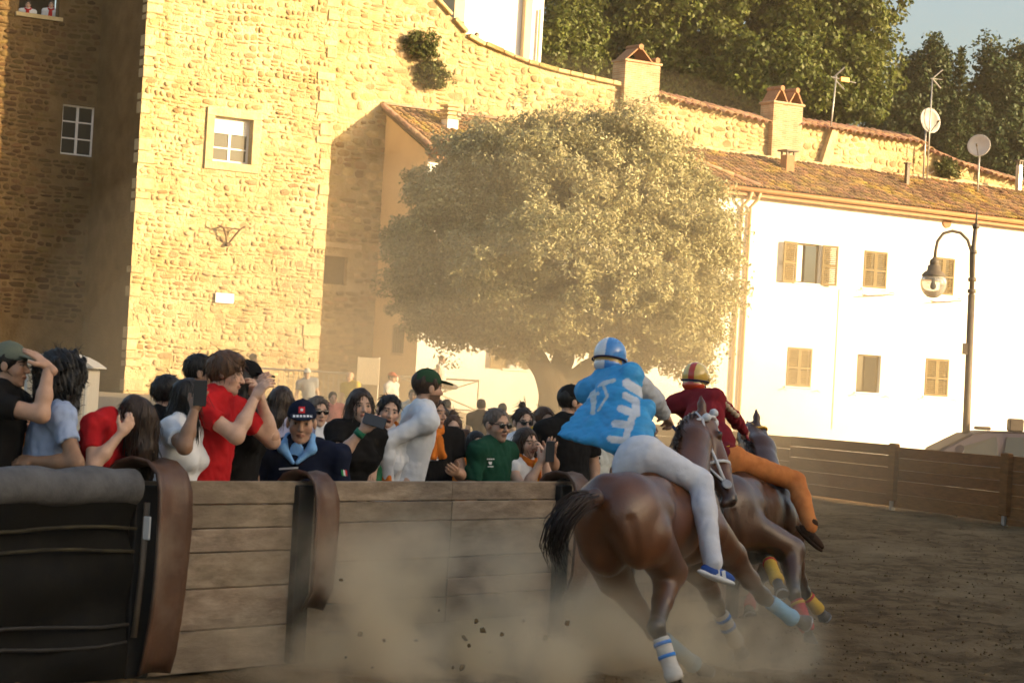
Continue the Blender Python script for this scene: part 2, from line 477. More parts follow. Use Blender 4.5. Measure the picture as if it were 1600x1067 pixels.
AXF = np.stack([D2, -N2, UP])

def wall_mesh(mb, u0, u1, z0, z1, off, opens=(), depth=0.25):
    """wall front at off with rectangular openings and their reveals"""
    us = sorted({u0, u1, *[o[0] for o in opens], *[o[1] for o in opens]})
    zs = sorted({z0, z1, *[o[2] for o in opens], *[o[3] for o in opens]})
    for i in range(len(us) - 1):
        for j in range(len(zs) - 1):
            uc, zc = (us[i] + us[i + 1]) / 2, (zs[j] + zs[j + 1]) / 2
            if any(o[0] < uc < o[1] and o[2] < zc < o[3] for o in opens): continue
            mb.add([fp(us[i], off, zs[j]), fp(us[i + 1], off, zs[j]), fp(us[i + 1], off, zs[j + 1]), fp(us[i], off, zs[j + 1])], [(0, 1, 2, 3)])
    for a, b, c, d in opens:
        q = [(a, c), (b, c), (b, d), (a, d)]
        for k in range(4):
            (ua, za), (ub, zb) = q[k], q[(k + 1) % 4]
            mb.add([fp(ua, off, za), fp(ub, off, zb), fp(ub, off - depth, zb), fp(ua, off - depth, za)], [(3, 2, 1, 0)])
def prism(mb, pts, off0, off1):
    """polygon (u,z) extruded from off0 (front) to off1 (back)"""
    n = len(pts)
    V = [fp(u, off0, z) for u, z in pts] + [fp(u, off1, z) for u, z in pts]
    F = [tuple(range(n)), tuple(range(2 * n - 1, n - 1, -1))]
    for i in range(n):
        j = (i + 1) % n
        F.append((j, i, n + i, n + j))
    return mb.add(V, F)
def ubox(mb, u0, u1, off0, off1, z0, z1, bev=0):
    return mb.box(fp((u0 + u1) / 2, (off0 + off1) / 2, (z0 + z1) / 2), abs(u1 - u0), abs(off1 - off0), z1 - z0, AXF, bev)

M_BRICK = brick_mat('chimney_brick', (.40, .22, .12), (.50, .34, .20), (.46, .38, .26), tuple(D2))
# ------------------------------------------------------------------ rubble stones
def stone_variant(seed):
    g = np.random.default_rng(seed); n = 9
    th = np.arange(n) / n * 2 * math.pi + g.uniform(-0.16, 0.16, n)
    e = g.uniform(2.2, 4.5)
    r = (np.abs(np.cos(th)) ** e + np.abs(np.sin(th)) ** e) ** (-1 / e) * 0.5 * g.uniform(0.80, 1.06, n)
    x, z = r * np.cos(th), r * np.sin(th)
    k = g.uniform(0.74, 0.92); sx, sz = g.uniform(-0.06, 0.06, 2)
    tl = g.uniform(-0.9, 0.9, 2)
    V = [(x[i], 0.5, z[i]) for i in range(n)] + [(x[i], -0.35, z[i]) for i in range(n)]
    V += [(x[i] * k + sx, -0.85 + tl[0] * x[i] * k + tl[1] * z[i] * k + g.uniform(-.15, .15), z[i] * k + sz) for i in range(n)]
    F = []
    for q in (0, n):
        for i in range(n):
            j = (i + 1) % n
            F.append((q + j, q + i, q + n + i, q + n + j))
    F.append(tuple(range(3 * n - 1, 2 * n - 1, -1)))
    return np.array(V), F
STV = [stone_variant(100 + i) for i in range(28)]
def stone_meshes(mat, tag_):
    out = []
    for V, F in STV:
        me = bpy.data.meshes.new('stone'); me.from_pydata([tuple(v) for v in V], [], F); me.update()
        me.polygons.foreach_set('use_smooth', np.ones(len(F), bool)); me.materials.append(mat); out.append(me)
    return out
def lay_stones(u0, u1, z0, z1, seed, hmin=0.13, hmax=0.27, wmin=0.16, wmax=0.46, keep=None, gap=0.025, wav=0.04):
    g = np.random.default_rng(seed); out = []; z = z0
    ph = g.uniform(0, 6, 3)
    while z < z1:
        h = g.uniform(hmin, hmax); u = u0 - g.uniform(0, wmax)
        while u < u1:
            w = g.uniform(wmin, wmax) * (0.75 + 0.5 * g.random())
            zz = z + h / 2 + wav * math.sin(u * 1.3 + ph[0]) + wav * 0.6 * math.sin(u * 3.1 + ph[1] + z)
            uc = u + w / 2
            parts = [(uc, zz, w, h)]
            if h > 0.2 and g.random() < 0.25: parts = [(uc, zz - h / 4, w, h / 2), (uc, zz + h / 4, w, h / 2)]
            for a, b, c, d in parts:
                if a - c / 2 > u0 - 0.02 and a + c / 2 < u1 + 0.02 and (keep is None or keep(a, b, c, d)) and g.random() > 0.07:
                    out.append((a, b, max(c - gap * g.uniform(0.6, 1.8), .07), max(d - gap * g.uniform(0.6, 1.8), .06), g.uniform(0.008, 0.048), int(g.integers(0, len(STV))), g.uniform(-0.07, 0.07)))
            u += w
        z += h
    return out
def set_stones(stones, off, parent, mat, limit=300, vis=None):
    meshes = stone_meshes(mat, 's')
    key = lambda s: -(s[2] * s[3]) if (vis is None or vis(s)) else 0
    stones = sorted(stones, key=key)
    base = np.array(parent.location)
    for u, z, w, h, dep, v, ro in stones[:limit]:
        o = bpy.data.objects.new('stone', meshes[v]); COL.objects.link(o); o.parent = parent
        o.matrix_local = Matrix.Translation(tuple(fp(u, off, z) - base)) @ RM.to_4x4() @ Matrix.Rotation(ro, 4, 'Y') @ Matrix.Diagonal((w, dep, h, 1))
    V = []; F = []; b = 0
    for u, z, w, h, dep, v, ro in stones[limit:]:
        S = STV[v][0] * np.array([w, dep, h]); c, s_ = math.cos(ro), math.sin(ro)
        x = S[:, 0] * c + S[:, 2] * s_; zz = -S[:, 0] * s_ + S[:, 2] * c
        V.append(fp(u, off, z) + x[:, None] * D2 - S[:, 1][:, None] * N2 + zz[:, None] * UP)
        F += [tuple(b + i for i in f) for f in STV[v][1]]; b += len(S)
    if V:
        o = mk('small_stones', np.concatenate(V), F, mat, parent, smooth=True); o['kind'] = 'stuff'

# ================================================================== ground
def big_ground():
    V = []; F = []
    ys = [-32, 0, 20, 40, 42, 44, 46, 48, 50, 52, 54, 56, 58, 60, 62, 90, 120, 172]
    for y in ys:
        for x in (-72, -40, -1.5, 3.0, 40, 72): V.append((x, y, (ground_z(y) if x < 0 else 0) - 0.035))
    for i in range(len(ys) - 1):
        for j in range(5): F.append((i * 6 + j, i * 6 + j + 1, i * 6 + 7 + j, i * 6 + 6 + j))
    tag(mk('ground', V, F, M_PAVE), 'paved ground of the square reaching back to the houses', 'ground', kind='structure')
def ground_z(Z):
    t = min(max((Z - 42) / 14.0, 0), 1)
    return 1.0 * t * t * (3 - 2 * t)
big_ground()
def vnoise(x, y, f, seed):
    g = np.random.default_rng(seed); s = 0
    for _ in range(7):
        a = g.uniform(0, 6.28); k = f * g.uniform(0.6, 1.7); p = g.uniform(0, 6.28)
        s = s + np.sin((x * math.cos(a) + y * math.sin(a)) * k + p + 1.3 * np.sin((y * math.cos(a) - x * math.sin(a)) * k * 0.7 + p * 3))
    return s / 7
zr = 5.0 * (52 / 5.0) ** (np.arange(330) / 329.0)
an = np.linspace(-0.36, 0.40, 330)
ZZ, AA = np.meshgrid(zr, an, indexing='ij'); XX = ZZ * AA
def dirt_h(x, y):
    return 0.02 * vnoise(x + 3 * y, y - 2 * x, 5.0, 9) + 0.035 * vnoise(x, y, 2.2, 1) + 0.028 * vnoise(x, y, 8.0, 2) + 0.020 * np.abs(vnoise(x, y, 17.0, 3)) + 0.014 * vnoise(x, y, 33.0, 4)
HH = dirt_h(XX, ZZ)
V = np.stack([XX, ZZ, HH], -1).reshape(-1, 3)
ii = (np.arange(329)[:, None] * 330 + np.arange(329)[None, :]).ravel()
tag(mk('race_track', V, np.stack([ii, ii + 1, ii + 331, ii + 330], 1), M_DIRT, smooth=True), 'brown loose dirt of the race track churned by hooves', 'track', kind='structure')

# loose clods on the track (uncountable)
def ico():
    bm = bmesh.new(); bmesh.ops.create_icosphere(bm, subdivisions=1, radius=1.0)
    V = np.array([v.co[:] for v in bm.verts]); F = np.array([[v.index for v in f.verts] for f in bm.faces]); bm.free(); return V, F
ICV, ICF = ico()
def clods(n, seed):
    g = np.random.default_rng(seed); Vs = []; Fs = []
    for i in range(n):
        Z = 9.5 * (44 / 9.5) ** g.random(); x = Z * g.uniform(-0.02, 0.27)
        s = g.uniform(0.005, 0.013) * (1 + 0.7 * (g.random() < 0.08))
        v = ICV * g.uniform(0.6, 1.25, (12, 1)) * s * g.uniform(0.6, 1.3, 3)
        Vs.append(v + (x, Z, float(dirt_h(np.array(x), np.array(Z))) + s * 0.2)); Fs.append(ICF + 12 * i)
    return np.concatenate(Vs), np.concatenate(Fs)
v, f = clods(8000, 5)
tag(mk('loose_dirt', v, f, M_CLOD), 'small loose clods of dirt scattered over the track', 'dirt', kind='stuff')

# ================================================================== stone tower
uT0, _ = fuv(206, 400, OFF_T); uT1, _ = fuv(507, 400, OFF_T)
ZTOP = 16.5
tower = empty('stone_tower', fp((uT0 + uT1) / 2, OFF_T, 1.0), 'tall sunlit rubble stone tower with one framed window', 'tower')
wT = frect(335, 181, 391, 258, OFF_T)
mb = MB()
wall_mesh(mb, uT0, uT1, 0.2, ZTOP, OFF_T, [wT], 0.30)
mb2 = MB(); prism(mb2, [(uT0, 0.2), (uT0 + 0.35, 0.2), (uT0 + 0.35, ZTOP), (uT0, ZTOP)], OFF_T - 0.002, OFF_L - 0.4); mb2.build('side_wall', M_DMORTAR, tower)  # side face takes the shade-darkened mortar, unlike the sunlit front
prism(mb, [(uT1 - 0.3, 0.2), (uT1, 0.2), (uT1, ZTOP), (uT1 - 0.3, ZTOP)], OFF_T - 0.002, OFF_L)
mb.build('wall', M_MORTAR, tower)
frm = (wT[0] - 0.25, wT[1] + 0.25, wT[2] - 0.25, wT[3] + 0.25)
def keepT(a, b, c, d):
    if frm[0] - 0.02 < a + c / 2 and a - c / 2 < frm[1] + 0.02 and frm[2] < b + d / 2 and b - d / 2 < frm[3]: return False
    return True
visT = lambda s: s[1] < 14
set_stones(lay_stones(uT0 + 0.02, uT1 - 0.02, 0.9, ZTOP - 0.1, 21, hmin=.09, hmax=.24, wmin=.11, wmax=.44, keep=keepT), OFF_T, tower, M_STONE, 300, visT)
# corner quoins
g = np.random.default_rng(4); z = 1.0
while z < ZTOP - 0.4:
    h = g.uniform(0.2, 0.42)
    for side in (0, 1):
        if g.random() < 0.45: continue
        w = g.uniform(0.25, 0.62)
        m2 = MB()
        u0 = uT0 - 0.015 if side == 0 else uT1 - w
        ubox(m2, u0, u0 + w, OFF_T + g.uniform(0.03, 0.055), OFF_T - 0.3, z + 0.01 + g.uniform(0, .03), z + h - 0.012 - g.uniform(0, .03), 0.03)
        m2.build('quoin', M_QUOIN, tower)
    z += h
m2 = MB()
for a, b, c, d in ((frm[0], frm[1], wT[3], frm[3]), (frm[0], frm[1], frm[2], wT[2]), (frm[0], wT[0], wT[2] + .002, wT[3] - .002), (wT[1], frm[1], wT[2] + .002, wT[3] - .002)):
    ubox(m2, a, b, OFF_T + 0.07, OFF_T - 0.1, c, d, 0.012)
m2.build('window_surround', M_QUOIN, tower)
def sash_window(parent, w, off, cols, rows, blind=0.0, depth=0.2, fr=0.07, name='window', room=True):
    """white sash: frame with glazing bars, one pane per light"""
    u0, u1, z0, z1 = w; zt = z1 - (z1 - z0) * blind
    o1 = off - depth
    m = MB()
    ubox(m, u0, u0 + fr, o1, o1 - 0.06, z0, z1); ubox(m, u1 - fr, u1, o1, o1 - 0.06, z0, z1)
    ubox(m, u0 + fr, u1 - fr, o1 - .002, o1 - 0.058, z0, z0 + fr); ubox(m, u0 + fr, u1 - fr, o1 - .002, o1 - 0.058, z1 - fr, z1)
    for i in range(1, cols):
        uc = u0 + (u1 - u0) * i / cols
        ubox(m, uc - 0.04, uc + 0.04, o1 + 0.002, o1 - 0.055, z0 + fr, zt)
    for j in range(1, rows):
        zc = z0 + (zt - z0) * j / rows
        ubox(m, u0 + fr, u1 - fr, o1 - 0.004, o1 - 0.05, zc - 0.022, zc + 0.022)
    win = m.build(name, M_SASH, parent)
    for i in range(cols):
        for j in range(rows):
            a, b = u0 + (u1 - u0) * i / cols, u0 + (u1 - u0) * (i + 1) / cols
            c, d = z0 + (zt - z0) * j / rows, z0 + (zt - z0) * (j + 1) / rows
            m = MB(); ubox(m, a + 0.01, b - 0.01, o1 - 0.025, o1 - 0.033, c + 0.01, d - 0.01)
            m.build('pane', M_GLASSD, win)
    if blind:
        m = MB(); nb = 8
        for k in range(nb):
            zz = zt + (z1 - fr - zt) * k / nb
            ubox(m, u0 + fr, u1 - fr, o1 + 0.012, o1 - 0.02, zz + 0.004, zz + (z1 - fr - zt) / nb - 0.004)
        m.build('roller_blind', M_SASH, win)
    m = MB(); ubox(m, u0 - 0.05, u1 + 0.05, o1 - 0.5, o1 - 0.55, z0 - .05, z1 + .05); m.build('room_back', M_ROOMD, win)
    return win
sash_window(tower, wT, OFF_T, 2, 2, 0.36, 0.2)
# iron bracket and white plaque
q = frect(335, 457, 363, 475, OFF_T)
m2 = MB(); ubox(m2, q[0], q[1], OFF_T + 0.10, OFF_T + 0.06, q[2], q[3], 0.01)
pl = m2.build('wall_plaque', M_SASH); tag(pl, 'small blank white plaque on the sunlit tower', 'plaque')
bu, bz = fuv(355, 358, OFF_T)
m2 = MB()
a1, a2, a3 = fp(bu - 0.25, OFF_T + 0.3, bz + 0.02), fp(bu + 0.28, OFF_T + 0.3, bz), fp(bu, OFF_T + 0.08, bz - 0.47)
m2.tube([fp(bu - .45, OFF_T + .3, bz + .07), a1, a2, fp(bu + .42, OFF_T + .35, bz + .1)], 0.025, 6)
m2.tube([a1, a3, a2], 0.035, 6); m2.tube([a3 + N2 * -0.1, a3 + N2 * 0.1], 0.06, 8)
m2.tube([a1, fp(bu - .22, OFF_T, bz + .05)], 0.025, 6); m2.tube([a2, fp(bu + .22, OFF_T, bz + .05)], 0.025, 6)
br = m2.build('torch_bracket', M_IRON); tag(br, 'rusty triangular iron torch bracket on the tower wall', 'bracket')

# ================================================================== left stone building (in the tower's shade)
uL0, _ = fuv(-150, 300, OFF_L); uL1 = uT0 + 0.1
lb = empty('stone_house', fp(uL1 - 3, OFF_L, 1.0), 'shaded rubble stone house beside the tower with tall white window', 'house')
wL = frect(99, 162, 145, 246, OFF_L); wL2 = frect(33, -45, 92, 28, OFF_L)
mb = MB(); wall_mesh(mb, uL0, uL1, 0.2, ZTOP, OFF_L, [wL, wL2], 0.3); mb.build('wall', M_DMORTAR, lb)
def keepL(a, b, c, d):
    for w in (wL, wL2):
        if w[0] - 0.12 < a + c / 2 and a - c / 2 < w[1] + 0.12 and w[2] - 0.1 < b + d / 2 and b - d / 2 < w[3] + 0.1: return False
    return True
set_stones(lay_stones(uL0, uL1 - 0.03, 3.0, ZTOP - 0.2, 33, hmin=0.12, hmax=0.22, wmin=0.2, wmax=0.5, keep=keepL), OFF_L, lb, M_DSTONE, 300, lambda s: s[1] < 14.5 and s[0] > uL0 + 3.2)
sash_window(lb, wL, OFF_L, 2, 3, 0, 0.12, 0.06)
m2 = MB(); ubox(m2, wL2[0] - .3, wL2[1] + .3, OFF_L - 1.2, OFF_L - 1.3, wL2[2] - .3, wL2[3]); m2.build('dark_room', M_ROOMD, lb)
m2 = MB(); ubox(m2, wL2[0] - .1, wL2[1] + .1, OFF_L + 0.1, OFF_L - 0.2, wL2[2] - .12, wL2[2] - 0.003); m2.build('window_sill', M_QUOIN, lb)
q = frect(155, 312, 162, 335, OFF_L)

# ================================================================== long stone wall behind the houses
tops_px = [(480, -260), (600, -120), (679, -2), (736, 62), (817, 97), (868, 112), (966, 134), (1024, 150), (1192, 190), (1240, 192), (1435, 222), (1452, 236), (1500, 258), (1592, 286), (1760, 320)]
tops = [fuv(x, y, OFF_W) for x, y in tops_px]
def top_at(u):
    for (a, b), (c, d) in zip(tops, tops[1:]):
        if a <= u <= c: return b + (d - b) * (u - a) / (c - a)
    return tops[-1][1] if u > tops[-1][0] else tops[0][1]
bw = empty('stone_wall', fp(tops[5][0], OFF_W, 1.0), 'long sunlit rubble retaining wall stepping down above the tiled roofs', 'wall')
wS = frect(508, 399, 541, 446, OFF_W)
uW0 = tops[0][0]; uHL = fuv(660, 400, OFF_H)[0]
us = [t[0] for t in tops]
mb = MB()
wall_mesh(mb, uW0, uHL + 0.6, 0.2, 9.0, OFF_W, [wS], 0.25)
for (a, b), (c, d) in zip(tops, tops[1:]):
    prism(mb, [(a, 9.0), (c, 9.0), (c, d), (a, b)], OFF_W, OFF_W - 0.7)
mb.build('wall', M_MORTAR, bw)
m2 = MB(); ubox(m2, wS[0] - .1, wS[1] + .1, OFF_W - 0.2, OFF_W - 0.3, wS[2] - .1, wS[3] + .1); m2.build('boarded_opening', M_SHUT, bw)
m2 = MB(); ubox(m2, wS[0] - .35, wS[1] + .45, OFF_W + 0.06, OFF_W - 0.15, wS[3] + .25, wS[3] + .42, 0.015); m2.build('lintel', M_QUOIN, bw)
chim_u = fuv(968, 150, OFF_W)[0], fuv(1023, 150, OFF_W)[0]
def keepW(a, b, c, d):
    if b + d / 2 > top_at(a) - 0.05: return False
    if a > uHL + 0.9 and b < 9.6: return False
    if chim_u[0] - .05 < a < chim_u[1] + .05: return False
    return not (wS[0] - 0.1 < a + c / 2 and a - c / 2 < wS[1] + 0.1 and wS[2] - .1 < b + d / 2 and b - d / 2 < wS[3] + 0.42)
stW = lay_stones(uW0 + 0.2, tops[-1][0], 1.2, 15.5, 57, hmin=0.14, hmax=0.30, wmin=0.18, wmax=0.55, keep=keepW, wav=0.07)
uvis = fuv(505, 200, OFF_W)[0]
set_stones(stW, OFF_W, bw, M_STONE, 300, lambda s: s[0] > uvis and s[1] < 14.6 and s[0] < tops[-2][0])
# coping: flat stones on the left slope, barrel tiles on the right
g = np.random.default_rng(9)
ua, ub = tops[2][0], chim_u[0] - 0.1
u = ua
while u < ub:
    w = g.uniform(0.4, 0.75); z = top_at(u + w / 2); sl = math.atan2(top_at(u + w) - top_at(u), w)
    ax = np.stack([D2 * math.cos(sl) + UP * math.sin(sl), -N2, UP * math.cos(sl) - D2 * math.sin(sl)])
    m2 = MB(); m2.box(fp(u + w / 2, OFF_W - 0.3, z + 0.05), w - 0.02, 0.9, g.uniform(0.09, 0.15), ax, 0.02); m2.build('coping_stone', M_STONE, bw)
    u += w
def tile_mesh(r=0.1, L=0.5, seg=6, taper=0.85, th=0.018):
    """barrel tile: along local -y (down the slope), arch up"""
    V = []; F = []
    for y, k in ((0, taper), (-L, 1.0)):
        for rr in (r * k, r * k - th):
            for i in range(seg + 1):
                a = math.pi * i / seg
                V.append((rr * math.cos(a), y, rr * math.sin(a) * 0.85))
    n = seg + 1
    for i in range(seg):
        F.append((i, i + 1, 2 * n + i + 1, 2 * n + i)); F.append((n + i + 1, n + i, 3 * n + i, 3 * n + i + 1))
        F.append((2 * n + i, 2 * n + i + 1, 3 * n + i + 1, 3 * n + i))
    return np.array(V), F
TV, TF = tile_mesh(0.135, 0.56)
tme = bpy.data.meshes.new('coping_tile'); tme.from_pydata([tuple(v) for v in TV], [], TF); tme.update(); tme.materials.append(M_COPE)
tme.polygons.foreach_set('use_smooth', np.ones(len(TF), bool))
bwb = np.array(bw.location)
for (a, b) in ((chim_u[1] + 0.05, fuv(1192, 185, OFF_W)[0]), (fuv(1248, 190, OFF_W)[0], fuv(1437, 215, OFF_W)[0]), (fuv(1446, 228, OFF_W)[0], fuv(1600, 285, OFF_W)[0])):
    n = int((b - a) / 0.30)
    for i in range(n + 1):
        u = a + (b - a) * i / n; z = top_at(u) + 0.13
        for row, (off, dz) in enumerate(((OFF_W + 0.28, -0.04), (OFF_W - 0.14, 0.12))):
            o = bpy.data.objects.new('coping_tile', tme); COL.objects.link(o); o.parent = bw
            yaw = Matrix.Rotation(math.radians(g.uniform(-6, 6)), 4, 'Z')
            o.matrix_local = Matrix.Translation(tuple(fp(u, off - 0.45, z + dz + g.uniform(-.015, .015)) - bwb)) @ RM.to_4x4() @ yaw @ Matrix.Rotation(math.radians(20), 4, 'X')
    m2 = MB()
    for i in range(n):
        u = a + (b - a) * i / n; u2 = a + (b - a) * (i + 1) / n
        prism(m2, [(u, top_at(u) - .02), (u2, top_at(u2) - .02), (u2, top_at(u2) + .12), (u, top_at(u) + .12)], OFF_W + 0.02, OFF_W - 0.75)
    m2.build('tile_bedding', M_TERRA, bw)
# brick chimney on the wall with a tiled hood, and twin-pot chimney
def chimney(u0, u1, z0, z1, off, hoods):
    m = MB(); ubox(m, u0, u1, off + 0.25, off - 0.5, z0, z1, 0.02)
    c = m.build('chimney', M_BRICK, bw)
    m = MB(); ubox(m, u0 - .05, u1 + .05, off + 0.3, off - 0.55, z1, z1 + .08, 0.015); m.build('brick_band', M_BRICK, c)
    for (a, b, za, zb) in hoods:
        m = MB(); uc = (a + b) / 2
        for s in (-1, 1):     # two leaning slabs
            p0, p1 = fp(uc + s * (b - a) / 2, off + .25, za), fp(uc + s * 0.05, off + .25, zb)
            q0, q1 = p0 - N2 * .7, p1 - N2 * .7; t = D2 * (-s) * 0.06
            m.hexa([p0, p0 + t, q0 + t, q0, p1, p1 + t, q1 + t, q1] if s < 0 else [p0 + t, p0, q0, q0 + t, p1 + t, p1, q1, q1 + t])
        m.tube([fp(uc, off + .3, zb), fp(uc, off - .5, zb)], 0.1, 8)
        m.build('chimney_hood', M_TERRA, c)
    return c
zc = fuv(995, 100, OFF_W)[1]
chimney(chim_u[0], chim_u[1], 9.3, zc, OFF_W, [(chim_u[0] + .02, chim_u[1] - .32, zc + .08, fuv(990, 74, OFF_W)[1]), (chim_u[1] - .3, chim_u[1] - .02, zc - 0.0, fuv(1015, 100, OFF_W)[1] + .1)])
u0, u1 = fuv(1202, 170, OFF_W)[0], fuv(1248, 170, OFF_W)[0]; zc = fuv(1225, 165, OFF_W)[1]
chimney(u0, u1, 9.3, zc, OFF_W, [(u0, (u0 + u1) / 2 - .02, zc + .08, zc + .55), ((u0 + u1) / 2 + .02, u1, zc + .08, zc + .55)])

# ================================================================== white house with tiled lean-to roof
uHR = fuv(1790, 400, OFF_H)[0]
ZE = fuv(1340, 319, OFF_H)[1]; ZR = ZE + 1.35
hs = empty('white_house', fp((uHL + uHR) / 2, OFF_H, 0.9), 'long white plastered house with brown louvred shutters and tiled roof', 'house')
WIN = [  # px rect of opening, style
    ((1245, 379, 1280, 444), 'open'), ((1351, 391, 1384, 452), 'shut'), ((1458, 401, 1489, 462), 'shut'),
    ((1231, 542, 1266, 605), 'shut'), ((1340, 553, 1374, 614), 'half'), ((1447, 559, 1480, 620), 'flap'),
    ((789, 542, 826, 578), 'man')]
rects = [frect(*w, OFF_H) for w, s in WIN]
mb = MB(); wall_mesh(mb, uHL, uHR, -0.1, ZE, OFF_H, rects, 0.22); mb.build('wall', M_WHITE, hs)
m2 = MB()
m2.add([fp(uHL, OFF_H, 0.2), fp(uHL, OFF_W + .01, 0.2), fp(uHL, OFF_W + .01, ZR), fp(uHL, OFF_H, ZE)], [(3, 2, 1, 0)])
m2.build('end_wall', M_CREAM, hs)
q = (2.9, 3.6)
m2 = MB()   # barred window on the end wall
e0 = fp(uHL - 0.02, OFF_H - 1.1, 0)
ax_e = np.stack([-N2, D2, UP])
zc = 3.05
m2.box(fp(uHL - .01, -1.15, zc), 0.62, 0.04, 0.8, ax_e); we = m2.build('window', M_ROOMD, hs)
m2 = MB()
for k in range(5): m2.tube([fp(uHL - .06, -0.86 - .145 * k, zc - .45), fp(uHL - .06, -0.86 - .145 * k, zc + .45)], .012, 5)
for zz in (-.45, 0, .45): m2.tube([fp(uHL - .06, -0.8, zc + zz), fp(uHL - .06, -1.5, zc + zz)], .012, 5)
m2.build('window_bars', M_IRON, we)
# roof
m2 = MB()
A, B = (OFF_H + 0.42, ZE - 0.02), (OFF_W + 0.0, ZR + 0.12)
sl = math.atan2(B[1] - A[1], A[0] - B[0]); slL = math.hypot(B[1] - A[1], A[0] - B[0])
V = []
for u in (uHL - 0.18, uHR):
    V += [fp(u, A[0], A[1]), fp(u, B[0], B[1]), fp(u, B[0], B[1] + .1), fp(u, A[0], A[1] + .1)]
m2.add(V, [(0, 1, 2, 3), (7, 6, 5, 4), (0, 4, 5, 1), (1, 5, 6, 2), (2, 6, 7, 3), (3, 7, 4, 0)])
roof = m2.build('roof', pm('roof_bedding', (.13, .075, .045), (.09, .055, .035), rough=.95), hs)
TV2, TF2 = tile_mesh(0.092, 0.44, 5, 0.82, 0.03)
V = []; F = []; b = 0; g = np.random.default_rng(3)
sv = np.array([0, math.cos(sl), math.sin(sl)])
rows = int(slL / 0.36) + 1; ncol = int((uHR - uHL) / 0.25)
Rt = np.array([[1, 0, 0], [0, math.cos(sl - 0.10), -math.sin(sl - 0.10)], [0, math.sin(sl - 0.10), math.cos(sl - 0.10)]])
for c in range(ncol + 1):
    u = uHL - 0.12 + c * 0.25
    for r in range(rows):
        s = 0.40 + r * 0.36 + g.uniform(-.02, .02)
        T = TV2 * (1 + g.uniform(-.06, .06)) @ Rt.T
        an_ = g.uniform(-.06, .06); T[:, 0] += T[:, 1] * an_ + g.uniform(-.012, .012)
        off = A[0] - (s * math.cos(sl) - 0.03); z = A[1] + s * math.sin(sl) + 0.10 + g.uniform(-.008, .012)
        V.append(fp(u, off, z) + T[:, :1] * D2 - T[:, 1:2] * N2 + T[:, 2:3] * UP)
        F += [tuple(b + i for i in f_) for f_ in TF2]; b += len(T)
o = mk('roof_tiles', np.concatenate(V), F, M_TILE, roof, smooth=True); o['kind'] = 'stuff'
# verge and hip rows of bigger tiles
def tile_row(p0, p1, n, name, parent):
    p0, p1 = np.asarray(p0), np.asarray(p1); t = nrm(p1 - p0); a = nrm(np.cross(t, UP)); nn = np.cross(a, t); L = np.linalg.norm(p1 - p0)
    for i in range(n):
        S = TV * (.9, L / n / 0.48, .9); o_ = p0 + t * L * i / n
        mk(name, o_ + S[:, :1] * a - S[:, 1:2] * t + S[:, 2:3] * nn, TF, M_COPE, parent, smooth=True)
def roofpt(u, s, h=0.16): return fp(u, A[0] - s * math.cos(sl), A[1] + s * math.sin(sl) + h)
uhip = fuv(1175, 285, OFF_H)[0]
tile_row(roofpt(uhip - 2.6, slL), roofpt(uhip, 0.1), 9, 'ridge_tile', roof)
tile_row(roofpt(uHL - .15, slL), roofpt(uHL - .15, 0.0), 7, 'verge_tile', roof)
tile_row(roofpt(uHL - .15, slL, .2), roofpt(uHL + 4.5, slL, .2), 10, 'ridge_tile', roof)
m2 = MB(); V = []
m2.tube([fp(uHL - .15, OFF_H + 0.5, ZE + .0), fp(uHR, OFF_H + 0.5, ZE + .0)], 0.085, 8)
gt = m2.build('gutter', M_COPPER, roof, True)
m2 = MB(); ubox(m2, uHL, uHR, OFF_H + 0.38, OFF_H + 0.0, ZE - .2, ZE - .04); m2.build('eaves_board', M_COPPER, roof)
# lumpy mortar flashing where roof meets wall
g = np.random.default_rng(31); pts = []; u = uhip - 2.4
while u < uHR: pts.append(roofpt(u, slL - g.uniform(.05, .25), g.uniform(.12, .22))); u += .5
m2 = MB(); m2.tube(pts, [g.uniform(.06, .13) for _ in pts], 7); m2.build('mortar_flashing', M_QUOIN, roof, True)
for x0, x1, m_ in ((1170, 1146, M_PIPE), (1157, 1132, M_PIPE)):
    u = fuv(x0, 320, OFF_H)[0]
    m2 = MB(); m2.tube([fp(u + .1, OFF_H + .48, ZE - .02), fp(u + .05, OFF_H + .4, ZE - .3), fp(u, OFF_H + .09, ZE - .55), fp(u, OFF_H + .09, 0.0)], 0.06, 8); m2.build('downpipe', m_, hs, True)
m2 = MB(); uo, zo = fuv(1479, 348, OFF_H); m2.lathe(fp(uo, OFF_H + 0.003, zo), [(.2, 0), (.2, .04), (.16, .05)], 16, np.stack([D2, UP, N2])); m2.build('round_vent', M_TERRA, hs)
